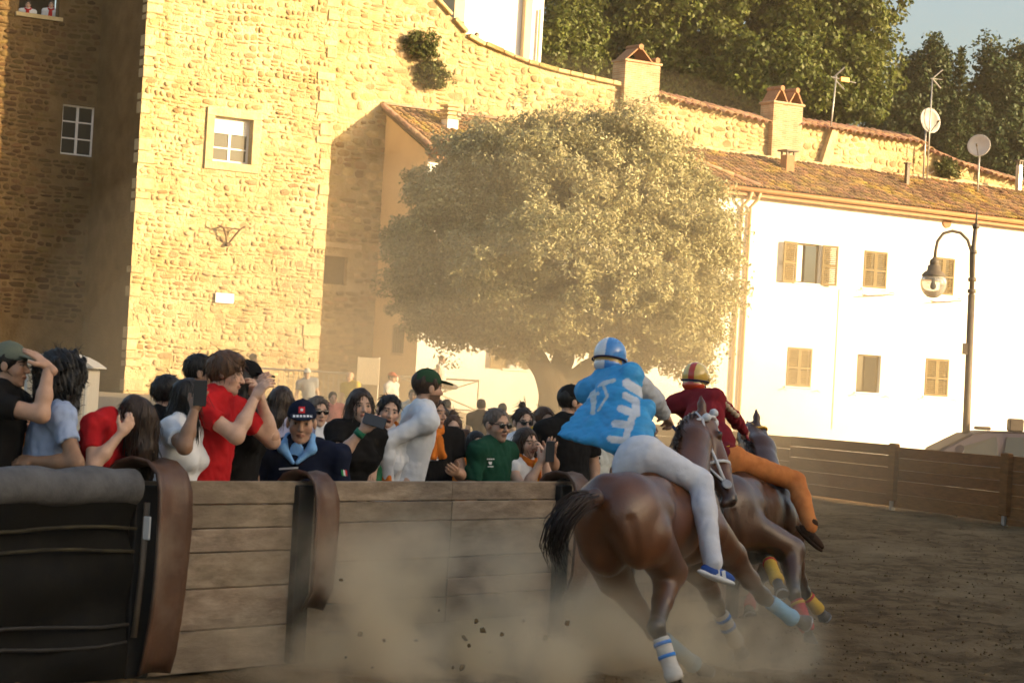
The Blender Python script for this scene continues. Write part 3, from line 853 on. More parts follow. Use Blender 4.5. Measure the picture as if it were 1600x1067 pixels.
def shutter(u0, u1, z0, z1, off, ang=0, hinge=None, parent=hs):
    """louvred leaf: frame part with louvre slats as sub-part; ang swings it about its hinge"""
    w, h = u1 - u0, z1 - z0
    if hinge is None: hinge = u0
    ca, sa = math.cos(ang), math.sin(ang)
    sgn = 1 if hinge == u0 else -1
    def pt(a, o, z):   # a: distance from hinge along leaf, o: out of leaf
        return fp(hinge + sgn * (a * ca) - sgn * 0 + (-sgn * sa * o), off + a * sa + o * ca, z)
    AX = np.stack([nrm(pt(1, 0, 0) - pt(0, 0, 0)), nrm(pt(0, 1, 0) - pt(0, 0, 0)), UP])
    m = MB()
    for a, c_ in ((0.035, h), (w - 0.035, h)): m.box(pt(a, 0, z0 + h / 2), 0.07, 0.045, h, AX)
    for zz in (z0 + .04, z1 - .04, z0 + h * .48): m.box(pt(w / 2, 0, zz), w - 0.14, 0.043, 0.08, AX)
    s = m.build('shutter', M_SHUT, parent)
    m = MB(); n = int(h / 0.075)
    t = np.stack([AX[0], nrm(AX[1] + UP * -0.9), nrm(UP + AX[1] * 0.9)])
    for i in range(n):
        zz = z0 + .09 + (h - .18) * (i + .5) / n
        if abs(zz - z0 - h * .48) < .05: continue
        m.box(pt(w / 2, 0, zz), w - 0.142, 0.06, 0.012, t)
    m.build('louvre', M_SHUT, s)
    return s
for (u0, u1, z0, z1), (pxr, st) in zip(rects, WIN):
    uc = (u0 + u1) / 2; w = (u1 - u0)
    m = MB(); ubox(m, u0 - .05, u1 + .05, OFF_H - 0.9, OFF_H - 0.95, z0 - .1, z1 + .1); wn_ = m.build('window', M_ROOMD, hs)
    m = MB(); ubox(m, u0 - .08, u1 + .08, OFF_H + 0.06, OFF_H - 0.14, z0 - .06, z0 - .003, .008); m.build('sill', M_WHITE, wn_)
    if st in ('open', 'half', 'man'):
        m = MB(); ubox(m, u0 + .005, u0 + .06, OFF_H - .13, OFF_H - .18, z0, z1); ubox(m, u1 - .06, u1 - .005, OFF_H - .13, OFF_H - .18, z0, z1); ubox(m, u0 + .06, u1 - .06, OFF_H - .13, OFF_H - .18, z1 - .06, z1 - .004); m.build('frame', M_SHUT, wn_)
        if st != 'man':
            m = MB(); ubox(m, u0 + .07, u0 + w * .36, OFF_H - .15, OFF_H - .16, z0 + .05, z1 - .07); m.build('pane', M_SASH if st == 'open' else M_GLASSD, wn_)
    if st in ('shut', 'flap'):
        shutter(u0 + .004, uc - .003, z0 + .004, z1 - .004, OFF_H + .0, 0, u0 + .004); shutter(uc + .003, u1 - .004, z0 + .004, z1 - .004, OFF_H + .0, 0, u1 - .004)
    if st == 'open':
        shutter(u0 - w * .62, u0 - .02, z0 - .03, z1, OFF_H + .07, math.radians(8), u0 - .02); shutter(u1 + .02, u1 + w * .56, z0 - .03, z1, OFF_H + .07, math.radians(14), u1 + .02)
    if st == 'man':
        shutter(u0 - w * .62, u0 - .02, z0, z1, OFF_H + .07, math.radians(6), u0 - .02)
    if st in ('shut', 'half', 'flap'):
        for s in (-1, 1):
            m = MB(); hu = uc + s * (w / 2 + 0.2)
            m.tube([fp(hu, OFF_H, z0 - .12), fp(hu, OFF_H + .16, z0 - .1), fp(hu + .1, OFF_H + .16, z0 - .16)], .012, 5); m.build('line_hook', M_IRON, wn_)
    if pxr[0] in (1351, 1458):
        m = MB(); m.tube([fp(u0 - .2, OFF_H + .25, z0 - .32), fp(u1 + .15, OFF_H + .25, z0 - .18)], .02, 6); m.tube([fp(u0, OFF_H, z0 - .25), fp(u0, OFF_H + .25, z0 - .29)], .015, 5); m.tube([fp(u1, OFF_H, z0 - .2), fp(u1, OFF_H + .25, z0 - .2)], .015, 5); m.build('drying_rail', M_IRON, wn_)
# wires on the facade
m = MB(); uw, zw = fuv(1305, 560, OFF_H); m.tube([fp(uw, OFF_H + .02, ZE - 3), fp(uw, OFF_H + .02, 1.0)], .012, 5); m.build('facade_cable', M_PIPE, hs)
# metal and masonry flues on the roof
def flue(px, py0, py1, w, mat, top, name='roof_flue'):
    u, z1 = fuv(px, py0, OFF_W + 1.2); z0 = fuv(px, py1, OFF_W + 1.2)[1]
    m = MB(); ubox(m, u - w, u + w, OFF_W + 1.2 + w, OFF_W + 1.2 - w, z0 - .3, z1, .01)
    c = m.build(name, mat, roof)
    m = MB()
    if top == 'slab':
        ubox(m, u - w * 1.5, u + w * 1.5, OFF_W + 1.2 + w * 1.5, OFF_W + 1.2 - w * 1.5, z1 + .12, z1 + .18, .01)
        for a in (-1, 1):
            for b_ in (-1, 1): ubox(m, u + a * w - .03 * (a + 1), u + a * w + .03 * (1 - a), OFF_W + 1.2 + b_ * (w - .03) + .03, OFF_W + 1.2 + b_ * (w - .03) - .03, z1 - .01, z1 + .125)
    else:
        for k in range(4): ubox(m, u - w * 1.25, u + w * 1.25, OFF_W + 1.2 + w * 1.25, OFF_W + 1.2 - w * 1.25, z1 + .13 * k, z1 + .13 * k + .06, .008)
        ubox(m, u - w * .8, u + w * .8, OFF_W + 1.2 + w * .8, OFF_W + 1.2 - w * .8, z1 - .01, z1 + .4)
    m.build('flue_cowl', M_LAMP if top == 'slab' else M_QUOIN, c)
flue(1231, 243, 268, .18, M_TERRA, 'slab')
flue(703, 187, 235, .2, M_WHITE, 'stack')
flue(1418, 262, 282, .07, M_LAMP, 'slab', 'vent_pipe')
flue(1593, 258, 285, .09, M_STEEL, 'slab', 'vent_pipe')
# ================================================================== inner barrier of the track
BE = np.array([math.sin(math.radians(35.7)), math.cos(math.radians(35.7)), 0])   # along the barrier, away from us
BN = np.array([BE[1], -BE[0], 0])                                                 # towards the track
B0 = np.array([-0.66, 14.86, 0]); BH = 1.115
def bt(px):  # distance along the barrier where it crosses pixel column px
    X = (px - 800 - (850 - 538.5) * math.tan(ROLL) * -1) / FPX
    return (X * B0[1] - B0[0]) / (BE[0] - X * BE[1])
def bp(t, o, z): return B0 + BE * t + BN * o + UP * z
AXB = np.stack([BE, -BN, UP])
barrier = empty('track_barrier', bp(0, -0.05, 0), 'weathered grey brown plank barrier along the inside of the track', 'barrier')
posts_t = [bt(232), bt(478), bt(880), bt(1150)]
g = np.random.default_rng(17)
def plank(t0, t1, z0, z1, mat=M_PLANK, th=0.045, o=0.0, parent=barrier, mpt=None):
    m = MB(); f_ = mpt or bp
    m.box(f_((t0 + t1) / 2, o - th / 2, (z0 + z1) / 2), t1 - t0 - 0.006, th, z1 - z0 - 0.005, AXB, 0.006); return m.build('plank', mat, parent)
bays = [(bt(205), bt(478), [.14, .14, .14, .21, .24, .245]), (bt(478), bt(703), [.13, .13, .245, .26, .17, .18]), (bt(703), bt(880), [.13, .13, .245, .14, .12, .17, .18]),
        (bt(880), bt(1010), [.25, .125, .125, .26, .17, .185]), (bt(1010), bt(1150), [.25, .25, .13, .13, .17, .185])]
for t0, t1, hs_ in bays:
    z = BH
    for h in hs_:
        plank(t0, t1, z - h, z, o=g.uniform(-0.006, 0.006)); z -= h
# the barrier then bends away to the left
c0 = bp(posts_t[3], 0, 0); ang = math.radians(35.7); pos = c0.copy()
for k in range(11):
    a2 = ang - math.radians(13) * (k + 1); e = np.array([math.sin(a2), math.cos(a2), 0]); n_ = np.array([e[1], -e[0], 0]); z = BH
    for h in (.25, .25, .26, .17, .185):
        m = MB(); m.box(pos + e * .3 - n_ * .022 + UP * (z - h / 2), .62, .045, h - .005, np.stack([e, -n_, UP]), .006); m.build('plank', M_PLANK, barrier); z -= h
    m = MB(); m.box(pos - n_ * .1 + UP * .53, .1, .1, 1.06, np.stack([e, -n_, UP])); m.build('post', M_PLANK, barrier)
    pos = pos + e * .6
for t in posts_t + [bt(703), bt(1010)]:
    m = MB(); m.box(bp(t, -0.1, 0.53), .1, .1, 1.06, AXB, .008); m.build('post', M_PLANK, barrier)
def pad(t, w=0.27, sc=1.0, h0=0.05, zk=1.0):
    """thick hide bent over a post and bulging towards the track"""
    prof = [(-.20, 1.02), (-.19, 1.12), (-.13, 1.175), (-.03, 1.195), (.06, 1.185), (.12, 1.14), (.15, 1.06), (.16, .9), (.155, .7), (.145, .5), (.125, .32), (.10, .16), (.07, h0)]
    if h0 > .1: prof = [p_ for p_ in prof if p_[1] > h0 + .05] + [(.06, h0)]
    m = MB(); V = []; F = []; nw = 7; n = len(prof); th = .02
    P_ = np.array(prof); tg = np.gradient(P_, axis=0); nn = np.stack([-tg[:, 1], tg[:, 0]], 1); nn /= np.linalg.norm(nn, axis=1)[:, None]; nn *= -1
    for s in (0, 1):
        for i in range(n):
            for j in range(nw):
                q = j / (nw - 1) - .5
                bul = .035 * math.cos(q * math.pi) - .035 - .012 * math.sin(i * 1.3) * q
                o, z = P_[i] * (sc, zk) + nn[i] * (bul - s * th)
                V.append(bp(t + q * w * (1 + .05 * math.sin(i)), o, z))
    b = n * nw
    for i in range(n - 1):
        for j in range(nw - 1):
            q = i * nw + j
            F += [(q, q + 1, q + nw + 1, q + nw), (b + q + 1, b + q, b + q + nw, b + q + nw + 1)]
        q = i * nw; F += [(q, q + nw, b + q + nw, b + q)]; q += nw - 1; F += [(q + nw, q, b + q, b + q + nw)]
    for i in (0, n - 1):
        for j in range(nw - 1):
            q = i * nw + j; F.append((q, q + 1, b + q + 1, b + q) if i else (q + 1, q, b + q, b + q + 1))
    m.add(V, F); o = m.build('post_pad', M_PAD, barrier, True)
    m = MB(); m.box(bp(t - .06, .02, .55), w * .7, .05, 1.08, AXB, .01); m.build('pad_core', M_PADIN, barrier)
    return o
pad(posts_t[0], .25, 1.0); pad(posts_t[1], .20, .75, .38, .945); pad(posts_t[2], .20, .75, .3, .95); pad(posts_t[3], .2, .75, .3, .95)
# near end: black tarpaulin bay under a grey padded rail
t0, t1 = bt(-260), bt(196)
m = MB(); n = 26; V = []; F = []
rowsz = np.linspace(0.02, 1.0, 15)
for i in range(n):
    for j, z in enumerate(rowsz):
        t = t0 + (t1 - t0) * i / (n - 1)
        V.append(bp(t, .05 + .02 * math.sin(t * 7 + 1.5 * math.sin(z * 9)) + .025 * math.sin(z * 14 + .6 * math.sin(t * 3)), z))
for i in range(n - 1):
    for j in range(len(rowsz) - 1):
        q = i * len(rowsz) + j; F.append((q, q + len(rowsz), q + len(rowsz) + 1, q + 1))
mk('tarpaulin', V, F, M_TARP, barrier, True)
z = BH - .06
for h in (.25, .25, .25, .25): plank(t0, t1, z - h, z, o=-.02); z -= h
m = MB(); pts = [bp(t0 + (t1 - t0) * i / 14, .02 + .01 * math.sin(i * 2), BH - .03 + .008 * math.sin(i * 1.7)) for i in range(15)]
m.tube(pts, [.105 + .006 * math.sin(i * 2.3) for i in range(15)], 14); m.build('padded_rail', M_CAP, barrier, True)
for k, z in enumerate((.86, .74, .33, .22)):
    m = MB(); m.tube([bp(t0 + (t1 - t0) * i / 9, .075 + .012 * math.sin(i * 3 + k), z + .012 * math.sin(i * 1.1 + k)) for i in range(10)], .011, 6, flat=1.0); m.build('strap', M_PADIN if k > 1 else pm('yellowed_strap', (.05, .04, .018), (.012, .01, .006), scale=5, rough=.8), barrier, True)
m = MB(); m.tube([bp(t1 + .03, .09, .25), bp(t1 + .05, .1, .6), bp(t1 + .06, .1, 1.0)], .018, 8); m.build('steel_post', M_LAMP, barrier, True)
m = MB(); m.box(bp(t1 + .045, .125, .86), .012, .05, .13, AXB, .004); m.build('post_sticker', M_SASH, barrier)

# ================================================================== outer barrier on the far side
RE = nrm([-0.33, 0.94, 0]); RN = np.array([-RE[1], RE[0], 0]); R0 = np.array([6.95, 41.0, 0]); AXR = np.stack([RE, RN, UP])
def rp(t, o, z): return R0 + RE * t + RN * o + UP * z
outer = empty('track_barrier', rp(0, 0, 0), 'dark brown plank barrier across the far side of the track', 'barrier')
g = np.random.default_rng(23)
tp = [-10.0, -7.0, -3.75, 0, 4.2, 8.4, 12.0]
for a, b in zip(tp, tp[1:]):
    z = 1.13 + g.uniform(-.02, .02); k = 0
    while z > .06:
        h = g.choice([.19, .21, .24]); m = MB(); h = min(h, z)
        m.box(rp((a + b) / 2, g.uniform(-.008, .008), z - h / 2), b - a - .02, .05, h - .005, AXR, .006); m.build('plank', M_PLANKR, outer); z -= h
for t in tp:
    if t <= 0: m = MB(); m.box(rp(t, .06, .66), .24, .1, 1.02, AXR, .02); m.build('post_cover', M_PLANKR, outer)
    m = MB(); m.box(rp(t + .02, .03, .09), .09, .08, .22, AXR, .008); m.build('post', M_STEEL, outer)

# ================================================================== trees
def leaf_mesh(C, Nn, L, Wd, g):
    """diamond leaves at points C facing roughly Nn"""
    n = len(C)
    nv = Nn + g.normal(0, .75, (n, 3)); nv /= np.linalg.norm(nv, axis=1)[:, None]
    t = np.cross(nv, g.normal(size=(n, 3))); t /= np.linalg.norm(t, axis=1)[:, None] + 1e-9
    b = np.cross(nv, t)
    l = (L * g.uniform(.65, 1.3, n))[:, None]; w = (Wd * g.uniform(.7, 1.3, n))[:, None]
    V = np.stack([C - t * l / 2, C + b * w / 2 + nv * w * .15, C + t * l / 2, C - b * w / 2 + nv * w * .15], 1).reshape(-1, 3)
    q = np.arange(n)[:, None] * 4
    return V, q + np.arange(4)[None, :]
def crown(lobes, nclump, nleaf, cr, L, Wd, seed, shell=(0.72, 1.0), zmin=None, sub=3):
    g = np.random.default_rng(seed); C = []; Nn = []
    vol = np.array([np.prod(r) ** (2 / 3) for c, r in lobes]); vol /= vol.sum()
    for (c, r), f in zip(lobes, vol):
        for _ in range(int(nclump * f)):
            d = nrm(g.normal(size=3)); k = g.uniform(*shell) if g.random() < .85 else g.uniform(.3, .8)
            cc = np.asarray(c) + d * np.asarray(r) * k
            R = cr * g.uniform(.6, 1.35)
            # inside another lobe's core: skip
            if any(c2 is not c and (((cc - np.asarray(c2)) / np.asarray(r2)) ** 2).sum() < .35 for c2, r2 in lobes): continue
            for __ in range(sub):
                c3 = cc + g.normal(size=3) * R * .5
                q = g.normal(size=(nleaf // sub, 3)); q /= np.linalg.norm(q, axis=1)[:, None]
                rad = R * .62 * g.uniform(.25, 1, len(q)) ** .5
                p = c3 + q * rad[:, None] * np.array([1, 1, .85])
                C.append(p); Nn.append(q * .7 + d * .5 + np.array([0, 0, .35]))
    C = np.concatenate(C); Nn = np.concatenate(Nn)
    if zmin is not None:
        m = C[:, 2] > zmin(C); C, Nn = C[m], Nn[m]
    return leaf_mesh(C, Nn, L, Wd, g)
def trunk(limbs, h, seed=1, amp=.02):
    pr = []
    for pts, rad in limbs: pr += chain(pts, rad, k=.12)
    return sdf(pr, h, wob(seed, 9, (1, 1, .3)), amp)

TZ = 50.0
oc = P(882, 385, TZ)
oak = empty('holm_oak', (oc[0], TZ, 0), 'round grey green holm oak in front of the white house', 'tree')
q = lambda x, y, dz=0: P(x, y, TZ + dz)
base = np.array([q(868, 640)[0], TZ, -.1])
limbs = [([base, q(868, 640), q(866, 596)], [.46, .37, .34]), ([q(862, 600), q(838, 562, -.3), q(800, 500, -.8), q(760, 430, -1)], [.28, .21, .14, .07]),
         ([q(868, 596), q(880, 560, .3), q(890, 500), q(900, 380), q(890, 280)], [.28, .22, .18, .12, .05]), ([q(880, 605), q(920, 578, -.2), q(965, 545, -.3), q(1010, 470, -.6), q(1050, 400, -.9)], [.25, .20, .17, .12, .05]),
         ([q(885, 612), q(925, 602, .3), q(985, 588, .6), q(1050, 540, .9)], [.15, .12, .10, .05]), ([q(870, 520), q(800, 420, 1.2), q(760, 330, 1.6)], [.2, .12, .05]), ([q(900, 440), q(970, 340, 1.2), q(1000, 280, 1.4)], [.16, .1, .04])]
v, f = trunk(limbs, .05)
mk('trunk', v, f, M_BARK, oak, True)
s = TZ / FPX
lobes = []
for (x, y, dz, rx, ry) in ((880, 330, 0, 165, 150), (740, 400, .2, 135, 130), (1020, 400, .3, 130, 140), (880, 430, -1.6, 190, 115), (760, 300, .6, 120, 100), (985, 275, .5, 120, 95), (690, 440, .6, 90, 75),
                           (1075, 470, .6, 80, 90), (880, 230, .8, 120, 60), (650, 400, .8, 60, 80), (1100, 400, .9, 62, 95), (800, 480, -.8, 110, 70), (970, 490, -.6, 130, 75), (1040, 530, .3, 85, 45), (860, 400, 2.2, 230, 160), (690, 335, .4, 80, 85), (785, 245, .5, 95, 62), (965, 235, .5, 95, 58), (1060, 320, .5, 75, 80), (640, 465, .5, 45, 55), (720, 500, -.2, 80, 45), (1060, 560, .2, 70, 32)):
    x, y = 882 + (x - 880) * .95, 395 + (y - 395) * .95; rx, ry = rx * .95, ry * .95
    c = P(x, y, TZ + dz); lobes.append((c, np.array([rx * s, max(rx, ry) * s * .95, ry * s])))
def oak_floor(C):
    p_ = proj(C); lim = np.where(np.abs(p_[:, 0] - 895) < 70, 560.0, 640.0)
    return np.where(p_[:, 1] > lim + 10 * np.sin(p_[:, 0] * .3), 1e9, -1e9)
v, f = crown(lobes, 1900, 270, .40, .108, .044, 5, zmin=oak_floor, sub=4)
mk('crown', v, f, M_LEAFO, oak)
print('oak leaves', len(f))

def back_tree(name, label, Z, lobes_px, mat, ncl, nl, cr, L, seed, tx, trad=.35, grp='trees behind the stone wall', twig=None):
    s = Z / FPX; c0 = P(tx, 300, Z)
    t = empty(name, (c0[0], Z, 4.0), label, 'tree', grp)
    lb_ = [(P(x, y, Z + dz), np.array([rx * s, rx * s, ry * s])) for x, y, dz, rx, ry in lobes_px]
    v, f = crown(lb_, ncl, nl, cr, L, L * .6, seed); mk('crown', v, f, mat, t)
    top = lb_[0][0]
    lim = [([(c0[0], Z, 3.5), (c0[0], Z, max(top[2] - 2, 6)), top], [trad, trad * .8, trad * .25])]
    for c, r in lb_[1:6]: lim.append(([np.array([c0[0], Z, max(top[2] - 3, 6)]), (np.array([c0[0], Z, top[2]]) + c) / 2 - UP * .5, c], [trad * .5, trad * .35, trad * .12]))
    v, f = trunk(lim, .14, seed); mk('trunk', v, f, M_BARK, t, True)
    return t
back_tree('lime_tree', 'large leafy green tree behind the tall brick chimney', 108, [(1130, 40, 0, 120, 110), (1010, 60, -1, 110, 90), (1270, 30, 0, 100, 95), (1330, 90, 1, 60, 90), (940, 20, 1, 80, 80), (1200, 130, -2, 110, 55), (1080, 140, -1, 100, 45), (1150, -60, 1, 200, 80), (1300, 150, -1, 75, 50), (960, 120, -1, 70, 45), (1345, -10, 0, 45, 60)], M_LEAFB, 1000, 190, .95, .27, 8, 1150, .5)
back_tree('cedar_tree', 'thin pale tree beside the white tower house', 100, [(880, 40, 0, 26, 60), (895, 100, 0, 35, 30), (865, 75, -1, 18, 40), (915, 60, 1, 25, 50)], M_LEAFB, 130, 110, .6, .22, 9, 885, .2)
back_tree('evergreen_oak', 'dark evergreen tree right of the big leafy tree', 118, [(1440, 160, 0, 40, 60), (1400, 190, -1, 30, 45), (1465, 205, 1, 45, 40), (1455, 110, 0, 18, 35), (1380, 215, -1, 30, 20)], M_LEAFD, 330, 150, .75, .25, 12, 1440, .3)
back_tree('evergreen_oak', 'dark evergreen tree in the top right corner under open sky', 118, [(1560, 160, 0, 40, 60), (1530, 200, -1, 45, 45), (1600, 180, 0, 45, 60), (1545, 110, 0, 16, 25), (1585, 105, 0, 16, 22), (1570, 240, -2, 60, 30), (1630, 140, 1, 40, 60)], M_LEAFD, 420, 150, .75, .25, 13, 1560, .3)
# spruce with whorls of branches
sp = P(1497, 250, 114); sz = 114 / FPX
spr = empty('spruce_tree', (sp[0], 114, 4), 'slim pointed spruce between the dark evergreen trees', 'tree', 'trees behind the stone wall')
m = MB(); top = P(1502, 72, 114); m.tube([(sp[0], 114, 3.5), top], [.2, .02], 7); m.build('trunk', M_BARK, spr, True)
g = np.random.default_rng(2); C = []; Nn = []
for k in range(26):
    fz = k / 25; z = top[2] - .3 - fz * 7.5; R = .15 + 1.35 * fz
    for j in range(9):
        a = g.uniform(0, 6.28); n = int(14 + 26 * fz)
        r = np.sort(g.uniform(0, R, n)); p = np.stack([top[0] + np.cos(a) * r, 114 + np.sin(a) * r, z - r * .25 + .12 * (r / R) ** 2 * 2], 1) + g.normal(0, .05 + .03 * fz, (n, 3))
        C.append(p); Nn.append(np.tile([0, 0, 1.0], (n, 1)))
v, f = leaf_mesh(np.concatenate(C), np.concatenate(Nn), .26, .09, g); mk('crown', v, f, M_LEAFD, spr)
# shrubs rooted in the stone wall
for i, (x, y, rx, ry, lab) in enumerate(((656, 70, 26, 22, 'upper green caper shrub growing out of the stone wall'), (672, 116, 24, 20, 'lower green caper shrub growing out of the stone wall'), (1474, 262, 14, 10, 'small green shrub at the roof edge near the satellite dishes'))):
    off = OFF_W + .15
    u, z = fuv(x, y, off); s_ = 74 / FPX if i < 2 else 86 / FPX
    r = empty('wall_shrub', fp(u, off - .1, z), lab, 'shrub')
    v, f = crown([(fp(u, off + .12, z), np.array([rx * s_, .3, ry * s_])), (fp(u + .2, off + .15, z - .15), np.array([rx * s_ * .7, .3, ry * s_ * .6]))], 60, 60, .16, .1, .05, 40 + i); mk('foliage', v, f, pm('caper_leaf', (.11, .12, .03), (.07, .09, .02), scale=3, rough=.6, rnd=.35, trans=.2), r)
    m = MB(); c_ = fp(u, off - .25, z - .05)
    for k in range(6): m.tube([c_, fp(u + random.uniform(-.3, .3), off + random.uniform(.05, .3), z + random.uniform(-.3, .25))], [.025, .006], 5)
    m.build('stem', M_BARK, r)

# ================================================================== tall white house above the wall
wb = empty('white_tower_house', P(790, 60, 92), 'tall plain white house rising behind the retaining wall', 'house')
def P2(px, py, off): u, z = fuv(px, py, off); return u, z
ob = -12.0
ua, ub = fuv(722, 60, ob)[0], fuv(824, 60, ob)[0]; uc = fuv(846, 60, ob)[0]
m = MB(); ubox(m, ua, ub - .3, ob, ob - 6, 6, 26); m.build('wall', M_WHITE, wb)
m = MB(); ubox(m, ub - .297, ub, ob + .25, ob - 6, 6, 26); m.build('corner_pilaster', M_CREAM, wb)
m = MB(); ubox(m, ub + .003, uc, ob + .05, ob - 5, 6, 26); m.build('side_wall', M_WHITE, wb)
m = MB(); ubox(m, ua - .45, ua - .003, ob + .1, ob - 5, 6, 26); m.build('cream_corner', M_CREAM, wb)
m = MB(); ud = fuv(839, 50, ob)[0]; m.tube([fp(ud, ob + .15, 6), fp(ud, ob + .15, fuv(840, 16, ob)[1])], .05, 6); m.build('downpipe', M_PIPE, wb)

# ================================================================== street lamp
LZ = 46.0
l = lambda x, y, d=0: P(x, y, LZ + d)
lb0 = l(1507, 700); lamp = empty('street_lamp', (lb0[0], LZ, 0), 'dark iron street lamp with curved arm and globe before the white house', 'street lamp')
sx = LZ / FPX
m = MB(); pb = np.array([l(1507, 740)[0], LZ, 0])
m.tube([pb, l(1511, 640), l(1518, 460)], [.085, .075, .07], 12); m.tube([l(1518, 462), l(1521, 390), l(1525, 350)], [.052, .048, .045], 12)
m.tube([l(1525.2, 352), l(1526, 340), l(1526.6, 328)], [.03, .02, .008], 8)
for y, x in ((455, 1518.3), (437, 1519), (394, 1521.2), (354, 1525)): m.tube([l(x, y + 3), l(x, y - 3)], .085 if y > 400 else .07, 12)
m.build('post', M_LAMP, lamp, True)
m = MB(); arc = [(1519, 447), (1517, 430), (1517, 410), (1517.5, 392), (1512, 375), (1501, 364), (1488, 361), (1474, 365), (1465, 377), (1462, 391), (1461, 402)]
m.tube([l(*p_) for p_ in arc], .032, 8); m.tube([l(1517, 420), l(1520, 418)], .02, 6); m.build('curved_arm', M_LAMP, lamp, True)
hc = l(1460.5, 402); m = MB(); m.lathe(hc, [(.03, 0), (.05, -.03), (.09, -.06), (.1, -.13), (.085, -.15), (.13, -.17), (.14, -.27), (.19, -.30), (.24, -.36), (.245, -.38), (.02, -.385)], 18); m.build('lamp_cap', M_LAMP, lamp, True)
M_GLOBE = bpy.data.materials.new('frosted_globe'); M_GLOBE.use_nodes = True
b_ = M_GLOBE.node_tree.nodes['Principled BSDF']; b_.inputs['Base Color'].default_value = (.85, .8, .7, 1); b_.inputs['Roughness'].default_value = .12; b_.inputs['Transmission Weight'].default_value = .75; b_.inputs['IOR'].default_value = 1.15
m = MB(); m.lathe(hc, [(.225, -.386), (.262, -.47), (.268, -.55), (.24, -.65), (.18, -.74), (.1, -.80), (.03, -.815)], 20); m.build('globe', M_GLOBE, lamp, True)
m = MB(); m.lathe(hc, [(.04, -.39), (.04, -.5), (.07, -.56), (.07, -.62), (.03, -.66)], 10); m.build('bulb', M_SASH, lamp, True)
m = MB(); m.box(l(1508, 545, -.1), .1, .06, .22); m.build('junction_box', M_LAMP, lamp)

# ================================================================== aerials and dishes on the roof
def roof_pole(px, y0, y1, off, r=.03, name='tv_antenna', label='', arms=(), lean=0):
    u, z0 = fuv(px, y1, off); z1 = fuv(px, y0, off)[1]
    t = empty(name, fp(u, off, z0), label, 'antenna' if name == 'tv_antenna' else 'satellite dish')
    m = MB(); tpnt = fp(u + lean, off, z1); m.tube([fp(u, off, z0 - .3), tpnt], r, 7); m.build('mast', M_STEEL, t, True)
    return t, u, z0, z1
t, u, z0, z1 = roof_pole(1297, 118, 205, OFF_W + .1, label='television aerial with yellow reflector on concrete stub', lean=.15)
m = MB(); ub_ = fuv(1297, 205, OFF_W + .1); prism(m, [(u - .45, z0 - 1.3), (u - .05, z0 - 1.3), (u + .3, z0 + .1), (u + .02, z0 + .15)], OFF_W + .25, OFF_W - .05); m.build('concrete_stub', M_QUOIN, t)
M_YEL = pm('yellow_plastic', (.55, .28, .04), rough=.5)
m = MB(); pz = z1 - .05; m.tube([fp(u - .1, OFF_W + .1, pz), fp(u + 1.0, OFF_W + .2, pz - .1)], .018, 6); m.tube([fp(u + .1, OFF_W, pz), fp(u + .35, OFF_W + .3, pz + .38)], .03, 6); m.tube([fp(u + .1, OFF_W, pz), fp(u + .38, OFF_W + .3, pz - .42)], .03, 6); m.build('reflector', M_STEEL, t)
m = MB(); ubox(m, u + .3, u + .7, OFF_W + .2, OFF_W + .1, pz - .12, pz + .05, .01); m.build('dipole_box', M_YEL, t)
t, u, z0, z1 = roof_pole(1449, 122, 268, OFF_W + .6, label='bare television aerial mast behind the left satellite dish', r=.028)
m = MB(); m.tube([fp(u, OFF_W + .6, z1), fp(u + .3, OFF_W + .8, z1 + .35)], .03, 6); m.tube([fp(u, OFF_W + .6, z1), fp(u + .25, OFF_W + .8, z1 - .35)], .03, 6); m.tube([fp(u - .1, OFF_W + .6, z1), fp(u + .4, OFF_W + .7, z1)], .015, 5); m.build('reflector', M_STEEL, t)
M_DISH = pm('dish_enamel', (.34, .32, .30), (.28, .26, .24), scale=3, rough=.5)
M_DISH2 = pm('pale_dish_enamel', (.62, .58, .52), (.55, .5, .45), scale=3, rough=.45)
for px, py, y1, R, mt, lab, off, fac in ((1443, 190, 268, .48, M_DISH, 'grey satellite dish standing left above the tiled roof', OFF_W + .3, (.5, -.85, .15)), (1527, 230, 305, .43, M_DISH2, 'pale satellite dish on the tiled roof above the street lamp', OFF_W + 1.0, (-.35, -.9, .2))):
    t, u, z0, z1 = roof_pole(px, py, y1, off, r=.035, name='satellite_dish', label=lab)
    a2 = nrm(fac); a0 = nrm(np.cross(UP, a2)); a1 = np.cross(a2, a0)
    c = fp(u, off, z1) + a2 * .1
    m = MB(); m.lathe(c, [(.03, -.01), (R * .5, .03), (R * .85, .09), (R, .13), (R * .985, .145), (R * .8, .1), (R * .45, .045), (.02, .012)], 22, np.stack([a0, a1, a2])); m.build('dish', mt, t, True)
    m = MB(); m.tube([c - a1 * R * .9 + a2 * .1, c - a1 * .15 + a2 * .55], .015, 6); m.tube([c - a1 * .15 + a2 * .5, c - a1 * .12 + a2 * .62], .035, 8); m.build('feed_arm', M_LAMP, t)
    m = MB(); m.tube([fp(u, off, z0 - .2), fp(u + .25, off + .3, z0 + .02)], .02, 6); m.build('bracket', M_STEEL, t)

